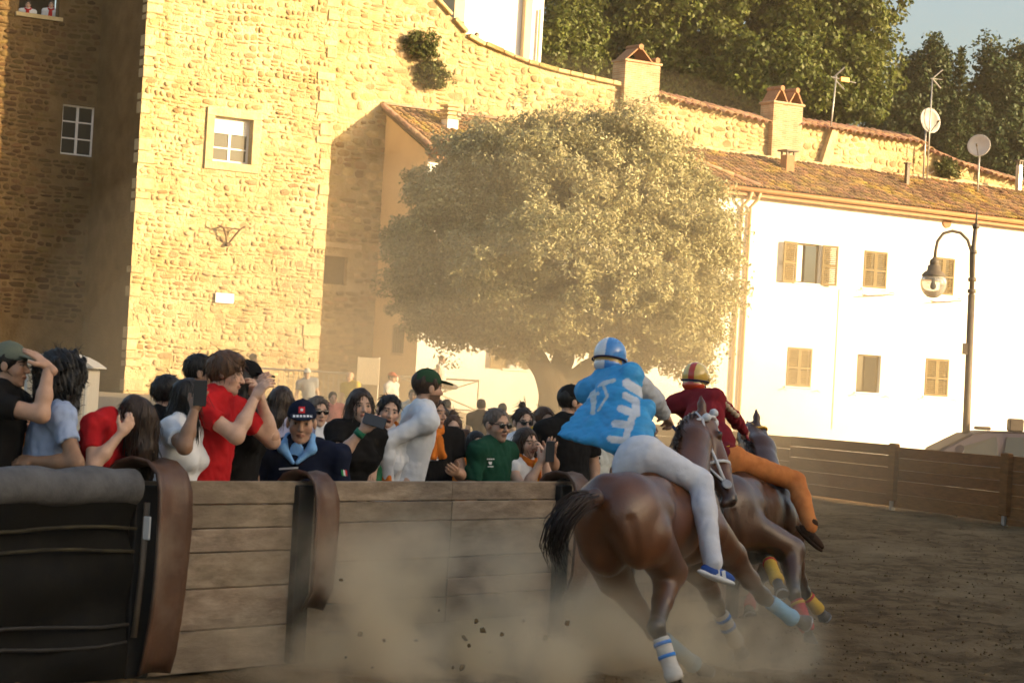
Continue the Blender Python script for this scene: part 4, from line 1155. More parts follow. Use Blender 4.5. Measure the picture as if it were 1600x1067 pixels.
# ================================================================== dark van behind the outer barrier
M_CARP = pm('dark_blue_car_paint', (.045, .04, .07), rough=.5, spec=.25)
M_TYRE = pm('tyre_rubber', (.015, .015, .015), rough=.8)
VZ = 46.0; v0 = P(1445, 680, VZ); car = empty('parked_car', (v0[0] + 2.1, VZ, 0), 'dark blue car with roof lights parked behind the outer barrier', 'car')
X0 = v0[0] - .45
prof = [(0, .35), (0, .75), (.12, .88), (.55, .98), (1.25, 1.38), (1.55, 1.45), (2.6, 1.48), (3.5, 1.42), (4.2, 1.0), (4.35, .9), (4.4, .4)]
def carbox(prof, y0, y1, tuck):
    n = len(prof); V = []
    for k, (yy, tk) in enumerate(((y0, 1), (y0 + .12, 0), (y1 - .12, 0), (y1, 1))):
        for x, z in prof:
            t_ = tuck * max(0, z - .9) if yy in (y0, y1) else tuck * max(0, z - .9) * .2
            V.append((X0 + x, yy + (t_ if yy < VZ else -t_), z if not tk else z - .03 * (z > .6)))
    F = [tuple(range(n)), tuple(range(4 * n - 1, 3 * n - 1, -1))]
    for s in range(3):
        for i in range(n):
            j = (i + 1) % n; F.append((s * n + j, s * n + i, s * n + n + i, s * n + n + j))
    return V, F
m = MB(); m.add(*carbox(prof, VZ - .9, VZ + .9, .35)); body = m.build('body', M_CARP, car); smooth_by_angle(body, 35)
m = MB()
for (a, b) in ((1.0, 1.75), (1.85, 2.7), (2.8, 3.6)):
    zz = lambda x: np.interp(x, [p_[0] for p_ in prof], [p_[1] for p_ in prof]) - .1
    yo = VZ - .9 + .02
    lo, hi = .98, min(zz(a), zz(b)); m.add([(X0 + a, yo - .025, lo), (X0 + b, yo - .025, lo), (X0 + b - .03, yo + .35 * (zz(b) - .9) - .02, zz(b)), (X0 + a + .08, yo + .35 * (zz(a) - .9) - .02, max(zz(a), lo + .02))], [(0, 1, 2, 3)])
m.build('side_window', M_GLASSD, car)
m = MB(); m.add([(X0 + .6, VZ - .78, 1.02), (X0 + 1.22, VZ - .68, 1.375), (X0 + 1.22, VZ + .68, 1.375), (X0 + .6, VZ + .78, 1.02)], [(0, 3, 2, 1)]); m.V = [(a, b, c + .012) for a, b, c in m.V]; m.build('windscreen', pm('tinted_windscreen', (.03, .028, .04), rough=.5, spec=.15), car)
for x in (.85, 3.55):
    for y in (VZ - .82, VZ + .82):
        m = MB(); m.lathe((X0 + x, y - .1, .32), [(.2, 0), (.32, .02), (.32, .18), (.2, .2)], 18, np.array([[1, 0, 0], [0, 0, 1], [0, 1.0, 0]])); w_ = m.build('wheel', M_TYRE, car)
        m = MB(); m.lathe((X0 + x, y - .11, .32), [(.05, 0), (.19, .0), (.2, .22), (.05, .22)], 14, np.array([[1, 0, 0], [0, 0, 1], [0, 1.0, 0]])); m.build('rim', M_STEEL, w_)
for x, w_, h in ((1.55, .3, .07), (2.2, .28, .26)):
    m = MB(); m.box((X0 + x, VZ - .2, 1.47 + h / 2), w_, .3, h, None, .03); m.build('roof_light', M_LAMP, car)
m = MB(); m.tube([(X0 + 1.0, VZ - .95, 1.02), (X0 + .95, VZ - 1.05, 1.08)], [.05, .1], 8); m.build('wing_mirror', M_CARP, car)

# ================================================================== railings and small things on the square
def railing(px0, px1, Z, y0, h, label, kind):
    a = P(px0, y0, Z); b = P(px1, y0 + (px1 - px0) * .0577, Z); a[2] = b[2] = ground_z(Z)
    t = empty('railing', (a + b) / 2, label, 'railing'); L = np.linalg.norm(b - a); e = (b - a) / L
    m = MB(); m.tube([a + UP * h, b + UP * h], .03, 6); m.build('rail', M_STEEL, t); m = MB(); m.tube([a + UP * .12, b + UP * .12], .025, 6); m.build('rail', M_STEEL, t)
    n = max(2, int(L / 1.25) + 1)
    for i in range(n):
        p_ = a + e * L * i / (n - 1); m = MB(); m.tube([p_, p_ + UP * (h + .02)], .035, 6); m.build('post', M_STEEL, t)
    if kind == 'x':
        for i in range(n - 1):
            p0, p1 = a + e * L * i / (n - 1), a + e * L * (i + 1) / (n - 1)
            for s, r in ((p0, p1), (p1, p0)):
                m = MB(); m.tube([s + UP * .12, r + UP * h], .018, 5); m.build('cross_brace', M_STEEL, t)
    else:
        for i in range(int(L / .13)):
            p_ = a + e * (.07 + i * .13); m = MB(); m.tube([p_ + UP * .12, p_ + UP * h], .011, 5); m.build('bar', M_STEEL, t)
railing(620, 748, 60, 600, .9, 'grey steel railing with crossed braces left of the oak trunk', 'x')
railing(400, 545, 60, 588, .9, 'steel crowd barrier with upright bars below the tower', 'bars')
M_BOARD = pm('cream_board', (.62, .54, .42), (.55, .47, .36), scale=4, rough=.7)
bb = P(575, 582, 64); m = MB(); bz = ground_z(64); m.box((bb[0], 64, bz + 1.0), .62, .05, .75, None, .01); t = empty('notice_board', (bb[0], 64, bz), 'pale free-standing notice board by the shaded end wall', 'notice board'); m.build('panel', M_BOARD, t)
for s in (-1, 1): m = MB(); m.tube([(bb[0] + s * .29, 64.05, bz), (bb[0] + s * .29, 64.05, bz + 1.4)], .025, 6); m.build('leg', M_STEEL, t)
# white cabin with a rounded roof beside the crowd
cb = P(120, 594, 38); M_CAB = pm('white_moulded_plastic', (.66, .63, .57), (.6, .57, .5), scale=2, rough=.5)
cab = empty('portable_cabin', (cb[0], 38.5, 0), 'white portable cabin with rounded roof behind the curly haired woman', 'cabin')
m = MB(); m.box((cb[0] - .35, 38.6, .85), 1.05, 1.1, 1.7, None, .06); m.build('body', M_CAB, cab)
m = MB(); m.V = []; 
xs_ = np.linspace(-.62, .62, 9); pr_ = [(x, 1.7 + .22 * (1 - (x / .62) ** 2)) for x in xs_]
V = [(cb[0] - .35 + x, y, z) for y in (37.98, 39.2) for x, z in pr_] + [(cb[0] - .35 + x, y, 1.68) for y in (37.98, 39.2) for x in (-.62, .62)]
F = [tuple(range(8, -1, -1)) + (18, 19), tuple(range(9, 18)) + (21, 20)] + [(i, i + 1, i + 10, i + 9) for i in range(8)] + [(0, 9, 20, 18), (8, 19, 21, 17), (18, 20, 21, 19)]
m.add(V, F); m.build('roof', M_CAB, cab)
for k in range(2): m = MB(); m.box((cb[0] - .6 + k * .5, 38.035, 1.1), .42, .03, 1.35, None, .01); m.build('door_panel', M_BOARD, cab)

# ================================================================== houses across the track, out of frame, that shade it
sh = empty('street_house', (31, 14, 0), 'plastered street house shading the track from the sun side', 'house')
m = MB(); m.box((31, 2, 5.4), 9, 62, 10.8); m.build('wall', M_CREAM, sh)
m = MB(); m.hexa([(26, -29.5, 10.8), (36, -29.5, 10.8), (36, 33.5, 10.8), (26, 33.5, 10.8), (30.9, -29.5, 12.6), (31.1, -29.5, 12.6), (31.1, 33.5, 12.6), (30.9, 33.5, 12.6)]); m.build('roof', M_TILE, sh)
for j in range(12):
    for z in (1.6, 5.0, 8.2):
        m = MB(); m.box((26.48, -25 + j * 5, z + .8), .1, 1.0, 1.6); m.build('shutter', M_SHUT, sh)
# ================================================================== people
M_SKIN = pm('skin', (1, 1, 1), (.86, .80, .78), scale=30, rough=.5, spec=.35, attr=True, contrast=(.3, .8))
def cloth(name, c, c2=None, sc=9, bump=.25, rough=.9, spec=.08):
    c2 = c2 or tuple(x * .82 for x in c)
    return pm('cloth_' + name, c, c2, scale=sc, rough=rough, bump=bump, bscale=26, spec=spec, bdist=.012)
def hairm(name, c):
    return pm('hair_' + name, c, tuple(x * .45 for x in c), scale=55, rough=.45, spec=.35, bump=.7, bscale=80, stretch=(1, 1, .18), bdist=.01)
H_BLACK, H_DARK, H_BROWN, H_GREY = hairm('black', (.014, .011, .009)), hairm('dark', (.050, .028, .016)), hairm('brown', (.13, .062, .028)), hairm('grey', (.16, .12, .09))
HC = {'hair_black': (.014, .011, .009), 'hair_dark': (.03, .018, .011), 'hair_brown': (.085, .04, .018), 'hair_grey': (.12, .09, .07)}
M_SPEC = pm('sunglass_lens', (.012, .011, .01), rough=.12, spec=.7)
M_PHONE = pm('phone_case', (.015, .018, .025), rough=.3, spec=.5)
SK_L, SK_M, SK_D = (.64, .41, .29), (.54, .325, .215), (.30, .17, .10)

def rotv(v, k, a):
    k = nrm(k); v = np.asarray(v, float)
    return v * math.cos(a) + np.cross(k, v) * math.sin(a) + k * (k @ v) * (1 - math.cos(a))
def frame(yaw, pitch=0, roll=0):
    """yaw 0 faces the camera, 90 to the right of the picture; pitch down; roll towards own right"""
    y = math.radians(yaw); F = np.array([math.sin(y), -math.cos(y), 0]); U = UP.copy(); R = np.cross(F, U)
    F, U = rotv(F, R, -math.radians(pitch)), rotv(U, R, -math.radians(pitch))
    R, U = rotv(R, F, math.radians(roll)), rotv(U, F, math.radians(roll))
    return R, F, U
def ik(a, b, l1, l2, hint):
    d = b - a; L = np.linalg.norm(d); L = max(L, 1e-6)
    if L > (l1 + l2) * .995: b = a + d / L * (l1 + l2) * .995; d = b - a; L = np.linalg.norm(d)
    x = (l1 * l1 - l2 * l2 + L * L) / (2 * L); h = math.sqrt(max(l1 * l1 - x * x, 0)); e = d / L
    p = np.asarray(hint, float) - e * (np.asarray(hint, float) @ e)
    return a + e * x + nrm(p) * h, b
def head_prims(c, R, F, U, k=1.0, fem=False):
    q = lambda x, y, z: c + (R * x + F * y + U * z) * k
    A = np.stack([R, F, U]); s = lambda *r: np.array(r) * k; j = .9 if fem else 1.0
    p = [ell(q(0, -.012, .030), s(.076, .097, .088), A, .02), ell(q(0, .028, -.035), s(.060 * j, .062, .085), A, .03), ell(q(0, .036, -.085), s(.046 * j, .044, .034), A, .025),
         ell(q(0, .070, -.105), s(.02 * j, .017, .016), A, .02), ell(q(.040, .056, -.032), s(.026, .03, .03), A, .02), ell(q(-.040, .056, -.032), s(.026, .03, .03), A, .02),
         cone(q(-.036, .078, .021), q(.036, .078, .021), .012 * k, .012 * k, .012)]
    for sg in (-1, 1):
        p.append(ell(q(.032 * sg, .100, -.002), s(.019, .014, .0125), A, .008, sub=True))
        p.append(ell(q(.032 * sg, .077, -.001), s(.0135, .0135, .0125), A, .003))
        p.append(ell(q(.079 * sg, -.006, -.008), s(.011, .021, .032), A, .008))
    p += [cone(q(0, .088, .004), q(0, .110, -.034), .0085 * k, .0125 * k, .010), ell(q(.011, .098, -.038), s(.009, .010, .008), A, .006), ell(q(-.011, .098, -.038), s(.009, .010, .008), A, .006),
          ell(q(0, .088, -.063), s(.023, .013, .0065), A, .006), ell(q(0, .086, -.073), s(.019, .013, .0075), A, .006)]
    return p
def head_colours(V, c, R, F, U, k, skin, hc, fem, mouth_open=False, beard=0.0, glasses=False):
    L = (V - c) / k; x, y, z = L @ R, L @ F, L @ U
    C = np.tile(np.array(skin), (len(V), 1)) * (1 + .06 * np.sin(V[:, :1] * 90) * np.sin(V[:, 2:3] * 70))
    bl = np.exp(-(((np.abs(x) - .042) / .02) ** 2 + ((z + .03) / .02) ** 2)) * (y > .03)
    C = C * (1 - .12 * bl[:, None] * np.array([0, 1, 1]))
    if beard:
        bm = ((z < -.045) & (y > -.01) & (np.abs(z + .055) + 0 * x < .08) & (y < .2)).astype(float) * beard
        C = C * (1 - bm[:, None]) + np.array(hc) * bm[:, None]
    lip = (np.abs(x) < .024) & (np.abs(z + .068) < .0125 - .2 * np.abs(x)) & (y > .078)
    C[lip] = np.array(skin) * (.85, .52, .50) if fem else np.array(skin) * (.8, .6, .58)
    if mouth_open: C[(np.abs(x) < .017) & (np.abs(z + .072) < .011) & (y > .07)] = (.05, .015, .012)
    else: C[(np.abs(x) < .02) & (np.abs(z + .0685) < .0022) & (y > .078)] = np.array(skin) * .25
    br = (np.abs(z - .024 + .25 * np.abs(np.abs(x) - .03)) < .0045) & (np.abs(x) > .012) & (np.abs(x) < .052) & (y > .05)
    C[br] = np.array(hc) * .9 + np.array(skin) * .08
    for sg in (-1, 1):
        ex, ez = x - .032 * sg, z + .001
        eye = ((ex / .0125) ** 2 + (ez / .0052) ** 2 < 1) & (y > .07); C[eye] = (.34, .30, .26)
        C[(ex ** 2 + ez ** 2 < .0062 ** 2) & (y > .07)] = (.02, .013, .01)
        lid = ((ex / .0155) ** 2 + ((ez - .003) / .008) ** 2 < 1) & ~eye & (ez > 0) & (y > .07); C[lid] = np.array(skin) * .35
    C[(np.abs(np.abs(x) - .007) < .0035) & (np.abs(z + .044) < .003) & (y > .09)] = np.array(skin) * .3
    return C
def hand_mesh(Wp, w, pn, k=1.0, curl=.5, mirror=1, vox=.0042, fist=False):
    """palm with five separate fingers; w points from wrist to fingertips, pn out of the back of the hand"""
    w = nrm(w); pn = nrm(pn - w * (pn @ w)); r = np.cross(w, pn) * mirror
    p = [ell(Wp + w * .048 * k, np.array([.040, .050, .016]) * k, np.stack([r, w, pn]), .015), cone(Wp - w * .03, Wp + w * .02, .027 * k, .026 * k, .02)]
    for i, (o, ln, cu) in enumerate(((-.030, .068, 1.0), (-.010, .078, .95), (.0105, .072, 1.05), (.029, .056, 1.15))):
        b0 = Wp + (w * (.088 - .006 * abs(i - 1.2)) + r * o) * k; a = curl * cu
        d1 = rotv(w + r * o * 2.2, r * mirror, a * .9 * mirror * -1) if False else nrm(nrm(w + r * o * 2.0) * math.cos(a * .9) - pn * math.sin(a * .9))
        d2 = nrm(w * math.cos(a * 1.9) - pn * math.sin(a * 1.9)); d3 = nrm(w * math.cos(a * 2.6) - pn * math.sin(a * 2.6))
        q1 = b0 + d1 * ln * .45 * k; q2 = q1 + d2 * ln * .32 * k; q3 = q2 + d3 * ln * .25 * k
        p += chain([b0, q1, q2, q3], [.0098 * k, .0092 * k, .0083 * k, .007 * k], .006)
    t0 = Wp + (w * .022 - r * .026) * k; td = nrm(w * .7 - r * .75 - pn * (.2 + .4 * curl)); t1 = t0 + td * .042 * k; t2 = t1 + nrm(td + w * .5 - pn * .4 * curl) * .034 * k
    p += chain([t0, t1, t2], [.014 * k, .0115 * k, .009 * k], .010)
    return sdf(p, vox)
def cap_part(root, c, R, F, U, k, mat, yawb=0, name='cap'):
    q = lambda x, y, z: c + (R * x + F * y + U * z) * k; A = np.stack([R, F, U]); s = lambda *r: np.array(r) * k
    Fb = rotv(F, U, math.radians(yawb)); Rb = np.cross(Fb, U)
    Ub = nrm(U + Fb * .22); Fn = nrm(Fb - Ub * (Fb @ Ub)); Ab = np.stack([Rb, Fn, Ub])
    V, Q = sdf([ell(q(0, -.010, .040), s(.0865, .108, .096), A, .01, cuts=[(q(0, 0, .034), -nrm(U + F * .12))]), ell(c + (U * .045 + Fb * .118) * k, s(.072, .078, .0075), Ab, .006)], .006)
    o = mk(name, V, Q, mat, root, True)
    m = MB(); m.lathe(q(0, -.010, .134), [(.011 * k, 0), (.008 * k, .006 * k)], 8, A); m.build('cap_button', mat, o)
    return o
def glasses_part(root, c, R, F, U, k, mat, lens=(.027, .021)):
    q = lambda x, y, z: c + (R * x + F * y + U * z) * k; A = np.stack([R, F, U])
    pr = [ell(q(.033 * sg, .099, -.002), np.array([lens[0], .007, lens[1]]) * k, A, .004) for sg in (-1, 1)]
    pr += [cone(q(-.01, .104, .008), q(.01, .104, .008), .0045, .0045, .003)] + [cone(q(.060 * sg, .09, .008), q(.084 * sg, -.005, .012), .0045, .004, .003) for sg in (-1, 1)]
    V, Q = sdf(pr, .0042); return mk('sunglasses', V, Q, mat, root, True)

def hair_locks(V, Q, c, U, F, k, st, seed, capped=False):
    """adds thin tapering locks lying on the hair surface so its outline is not smooth"""
    g = np.random.default_rng(seed + 900); n = {'curly': 420, 'long': 330, 'fall': 330}.get(st, 200); ns = 6
    nor = np.zeros_like(V); fn = np.cross(V[Q[:, 1]] - V[Q[:, 0]], V[Q[:, 2]] - V[Q[:, 0]])
    for j in range(4): np.add.at(nor, Q[:, j], fn)
    nor /= np.linalg.norm(nor, axis=1)[:, None] + 1e-9
    sgn = np.sign(((V - V.mean(0)) * nor).sum()); nor *= sgn
    crown_ = c + (U * .12 - F * .05) * k; idx = g.integers(0, len(V), n); VV = [V]; QQ = [Q]; b = len(V)
    for i in idx:
        if capped and (V[i] - c) @ U > -.02: continue
        p = V[i].copy(); nn = nor[i]; L = {'curly': .045, 'long': .16, 'fall': .16, 'crop': .02, 'short': .05, 'tousled': .07}.get(st, .06) * g.uniform(.6, 1.3)
        d = (p - crown_); d = nrm(d - nn * (d @ nn) + np.array([0, 0, -.06 if st in ('long', 'fall') else -.01]) + g.normal(0, .02, 3))
        if st == 'curly': d = nrm(nn * .7 + g.normal(0, .6, 3))
        pts = []; q_ = p + nn * .001
        for a in range(ns):
            pts.append(q_.copy()); q_ = q_ + d * L / ns + nn * (.0016 if st != 'curly' else .004); d = nrm(d + g.normal(0, .5 if st == 'curly' else .10, 3) + (np.array([0, 0, -.14]) if st in ('long', 'fall') else 0))
        pts = np.array(pts); e = nrm(np.cross(d, nn)); f_ = nn; r = g.uniform(.002, .0042) * np.linspace(1, .25, ns)
        for kk in range(3): VV.append(pts + (math.cos(2.094 * kk) * e + math.sin(2.094 * kk) * f_) * r[:, None])
        for kk in range(3):
            l = (kk + 1) % 3; a0 = b + kk * ns + np.arange(ns - 1); a1 = b + l * ns + np.arange(ns - 1); QQ.append(np.stack([a0, a1, a1 + 1, a0 + 1], 1))
        b += 3 * ns
    return np.concatenate(VV), np.concatenate(QQ)
PEOPLE = {}
def person(label, hx, hy, Z, yaw, skin=SK_L, hair=('short', H_DARK), top=None, bottom=None, tyaw=None, bx=None, pitch=0, roll=0, arms=None, fem=False, sleeve=.55, s=None, vox=.013, hv=.0055,
           cap=None, capyaw=0, glasses=None, beard=0, mouth=False, group=None, pdz=0.0, wr=.010, legdir=None, level=0.0, tw=.014, twr=.004, seed=None, hand_curl=.5, gz=None, extra=None, wide=1.0, tl=.55, tuck=0.0, hk=1.0, name='person', legs=None, lookc=None, head_out=None):
    seed = seed if seed is not None else len(PEOPLE) + 1
    c = P(hx, hy, Z) if not isinstance(hx, np.ndarray) else hx
    g0 = ground_z(Z) if gz is None else gz
    if s is None: s = float(np.clip((c[2] - g0) / 1.60, .82, 1.08))
    R, F, U = frame(yaw, pitch, roll); k = .95 * hk * (.96 if fem else 1.0) * (.5 + .5 * s)
    ty = yaw if tyaw is None else tyaw
    _, TF, _ = frame(ty)
    px_p = hx if bx is None else bx
    Nb = c - U * .135 * s - F * .025 * s
    if isinstance(px_p, np.ndarray): Pc = px_p
    else:
        Xp = P(px_p, 700, Z)[0]; dh = np.array([Xp - Nb[0], pdz]); L = tl * s
        hh = min(np.linalg.norm(dh), L * .9); dh = dh / (np.linalg.norm(dh) + 1e-9) * hh
        Pc = np.array([Nb[0] + dh[0], Nb[1] + dh[1], Nb[2] - math.sqrt(L * L - hh * hh)])
    t = nrm(Nb - Pc); L = np.linalg.norm(Nb - Pc); TF = nrm(TF - t * (TF @ t)); TR = np.cross(TF, t); A = np.stack([TR, TF, t])
    SR = TR
    if level: hr = nrm(np.cross(TF, UP)); SR = nrm(TR * (1 - level) + hr * level)
    wS = (.165 if fem else .19) * s * wide; lv = lambda x, y, z: Pc + TR * x * s + TF * y * s + t * z * s * (L / (.55 * s))
    sh = {1: Nb - t * .065 * s + SR * wS, -1: Nb - t * .065 * s - SR * wS}
    hw = 1.0 if fem else .95
    torso = [ell(lv(0, .0, .36), np.array([.160 * wide, .112, .19]) * s, A, .06), ell(lv(0, .005, .16), np.array([.138 * wide, .105, .17]) * s, A, .06), ell(lv(0, -.01, .0), np.array([.165 * hw * wide, .125, .13]) * s, A, .06),
             cone(sh[-1], sh[1], .062 * s, .062 * s, .05), cone(sh[-1] + t * .01, Nb + t * .0, .05 * s, .055 * s, .05), cone(sh[1] + t * .01, Nb + t * .0, .05 * s, .055 * s, .05)]
    if fem: torso += [ell(lv(.07 * sg, .09, .33), np.array([.062, .055, .06]) * s, A, .04) for sg in (-1, 1)]
    arm_pts = {}; arm_dir = {}
    for sd, ky in ((1, 'R'), (-1, 'L')):
        a = (arms or {}).get(ky)
        if a is None: hd = sh[sd] + (TR * sd * .07 + TF * .04 - UP * .53) * s; hint = -TF * .8 + TR * sd * .5 - UP * .2; hdir = None; pnv = None
        else:
            hd = P(a[0], a[1], Z + a[2]); hint = a[3] if len(a) > 3 else (-UP + TR * sd * .4); hdir = a[4] if len(a) > 4 else None; pnv = a[5] if len(a) > 5 else None
        eb, wrp = ik(sh[sd], hd, .285 * s, .255 * s, np.asarray(hint))
        arm_pts[sd] = (sh[sd], eb, wrp); arm_dir[sd] = (nrm(wrp - eb) if hdir is None else nrm(hdir), pnv)
    armp = {sd: [cone(q[0], q[1], .050 * s, .042 * s, .03), cone(q[1], q[1] + (q[2] - q[1]) * .4, .041 * s, .040 * s, .03), cone(q[1] + (q[2] - q[1]) * .4, q[2], .040 * s, .027 * s, .03)] for sd, q in arm_pts.items()}
    # legs
    hip = {sd: Pc + TR * sd * .085 * s - t * .03 * s for sd in (1, -1)}; legp = []; feet = {}; knees = {}
    yf = np.array([TF[0], TF[1], 0]); yf = nrm(yf) if np.linalg.norm(yf) > .1 else np.array([0, -1.0, 0]); yr = np.cross(yf, UP)
    if legdir is not None: yf = nrm(legdir); yr = np.cross(yf, UP)
    for sd in (1, -1):
        if legs: kn, ft = legs[sd]
        else:
            ft = np.array([Pc[0], Pc[1], 0]) + yr * sd * .10 * s; ft[2] = max(g0 + .08, hip[sd][2] - .86 * s)
            kn, ft = ik(hip[sd], ft, .44 * s, .43 * s, yf)
        knees[sd] = kn; feet[sd] = ft
        legp += [cone(hip[sd], kn, .082 * s, .056 * s, .04), cone(kn, kn + (ft - kn) * .35, .054 * s, .054 * s, .03), cone(kn + (ft - kn) * .35, ft, .054 * s, .038 * s, .03)]
    neck = [cone(Nb - t * .03, c - U * .06 * k - F * .02 * k, .058 * s * (.85 if fem else 1), .052 * k * (.85 if fem else 1), .03)]
    base = np.array([Pc[0], Pc[1], min(feet[1][2], feet[-1][2]) - .08])
    root = empty(name, base, label, 'person', group)
    parts = [sdf(torso + armp[1] + armp[-1] + legp + neck, max(vox, .014)), sdf(head_prims(c, R, F, U, k, fem) + [cone(Nb + t * .0, c - U * .06 * k - F * .02 * k, .050 * s * (.87 if fem else 1), .051 * k * (.87 if fem else 1), .02)], hv)]
    for sd in (1, -1):
        w, pnv = arm_dir[sd]
        if pnv is None: pnv = np.cross(w, TR) + TR * sd * .8
        parts.append(hand_mesh(arm_pts[sd][2], w, np.asarray(pnv, float), s, hand_curl, sd, .0045 if hv < .008 else .009))
    V, Q = merge(*parts)
    hcol = HC.get(hair[1].name, (.03, .02, .01)) if hair else (.05, .03, .02)
    C = head_colours(V, c, R, F, U, k, skin, hcol, fem, mouth, beard)
    mk('body', V, Q, M_SKIN, root, True, cols=C)
    # clothes
    n1_, n2_ = wob(seed, 30, (1, 1, .6)), wob(seed + 500, 62, (.5, .5, 1.5)); nz = lambda X, Y, Z: 1.5 * (.3 - np.abs(n1_(X, Y, Z))) + .4 * n2_(X, Y, Z)
    if top is not None:
        shp = [inflate(p, .016) for p in torso]; cutp = []
        for sd in (1, -1):
            a, e, wp = arm_pts[sd]
            if sleeve >= 1.2: shp += [inflate(p, .013) for p in armp[sd]]
            elif sleeve > 0:
                d = nrm(e - a); end = a + (e - a) * sleeve
                shp.append(cone(a, a + (e - a) * (sleeve + .2), .064 * s, .064 * s, .03, cuts=[(end, d)]))
        V, Q = sdf(shp, vox if vox > .02 else .0095, nz, wr, cuts=[(Pc - t * (.10 - tuck) * s, -t)])
        o = mk('shirt', V, Q, top, root, True)
    if bottom is not None:
        V, Q = sdf([inflate(torso[2], .012)] + [inflate(p, tw) for p in legp], max(vox, .016) if twr < .006 else .010, nz, twr, cuts=[(Pc + t * .10 * s, t)]); mk('trousers', V, Q, bottom, root, True)
    sho = []
    for sd in (1, -1):
        f_ = feet[sd]; sf = nrm(f_ - knees[sd]); fw = yf if abs(sf[2]) > .5 else nrm(yf - sf * (yf @ sf))
        sho += [ell(f_ + fw * .06 * s - UP * .035, np.array([.048, .135, .045]) * s, np.stack([np.cross(fw, UP), fw, UP]), .02)]
    V, Q = sdf(sho, max(vox, .015)); mk('shoes', V, Q, pm('dark_shoe', (.03, .025, .02), rough=.6), root, True)
    # hair
    if hair:
        st, hm = hair[0], hair[1]; q = lambda x, y, z: c + (R * x + F * y + U * z) * k; HA = np.stack([R, F, U]); sz = lambda *r: np.array(r) * k
        face = [ell(q(0, .108, -.022), sz(.070, .085, .102), HA, .012, sub=True), cone(q(0, .075, -.09), q(0, .10, -.30), .06 * k, .075 * k, .02, sub=True)]
        hp = []; am, fr = .004, 60
        if st in ('short', 'crop', 'tousled'):
            e = {'short': .008, 'crop': .003, 'tousled': .02}[st]
            hp = [ell(q(0, -.014, .034), sz(.078 + e, .099 + e, .089 + e), HA, .01, cuts=[(q(0, -.03, -.055), -nrm(U - F * .55))])]
            if st == 'tousled': hp += [ell(q(.02, .055, .095), sz(.05, .045, .03), HA, .02), ell(q(-.03, .03, .105), sz(.045, .05, .03), HA, .02)]; am = .009
            if st == 'short': am = .005
        elif st == 'long':
            ln = hair[2] if len(hair) > 2 else .28
            hp = [ell(q(0, -.014, .034), sz(.087, .108, .098), HA, .02)]
            for sg in (-1, 1):
                hp += [cone(q(.062 * sg, -.02, .0), q(.075 * sg, -.01, -.13), .045 * k, .040 * k, .03), cone(q(.075 * sg, -.01, -.13), q(.085 * sg, .02, -.13) - UP * (ln - .13), .04 * k, .02 * k, .03)]
            hp += [cone(q(0, -.05, .0), q(0, -.08, -.12), .075 * k, .07 * k, .03), cone(q(0, -.08, -.12), q(0, -.10, -.12) - UP * (ln - .12), .07 * k, .035 * k, .03)]
            am, fr = .006, 50
        elif st == 'curly':
            hp = [ell(q(0, -.03, .03), sz(.15, .16, .15), HA, .05), ell(q(0, -.06, -.09), sz(.14, .12, .15), HA, .05), ell(q(.06, -.05, -.16), sz(.08, .08, .13), HA, .05)]; am, fr = .034, 120
        elif st == 'bun':
            hp = [ell(q(0, -.014, .034), sz(.084, .105, .094), HA, .02, cuts=[(q(0, -.03, -.05), -nrm(U - F * .55))]), ell(q(0, -.05, .145), sz(.03, .03, .03), HA, .02)]; am = .005
        elif st == 'tail':
            hp = [ell(q(0, -.014, .034), sz(.084, .105, .094), HA, .02, cuts=[(q(0, -.03, -.06), -nrm(U - F * .55))]), cone(q(0, -.11, .03), q(0, -.15, -.05), .03, .035, .02), cone(q(0, -.15, -.05), q(0, -.13, -.05) - UP * .2, .035, .015, .02)]; am = .005
        elif st == 'fall':   # head down, hair falling forward
            hp = [ell(q(0, -.01, .04), sz(.09, .11, .10), HA, .02), cone(q(0, .05, .06), q(0, .09, .06) - UP * .18, .085, .075, .04), cone(q(.03, .09, .06) - UP * .15, q(.04, .09, .06) - UP * .36, .07, .02, .04), cone(q(-.05, .02, .0), q(-.05, .06, .0) - UP * .22, .06, .03, .04)]; face = []; am, fr = .008, 50
        if hp:
            if st in ('short', 'crop', 'tousled', 'bun', 'tail', 'long'): hp = hp + face
            V, Q = sdf(hp, hv if hv > .008 else .0065, wob(seed + 50, fr, (1, 1, .35)), am)
            if hv < .008: V, Q = hair_locks(V, Q, c, U, F, k, st, seed, cap is not None)
            mk('hair', V, Q, hm, root, True)
    if cap is not None: cap_part(root, c, R, F, U, k, cap, capyaw)
    if glasses is not None: glasses_part(root, c, R, F, U, k, glasses)
    info = dict(root=root, c=c, R=R, F=F, U=U, k=k, s=s, Nb=Nb, Pc=Pc, t=t, TF=TF, TR=TR, A=A, lv=lv, sh=sh, arm=arm_pts, hand=arm_dir)
    PEOPLE[label] = info
    return info
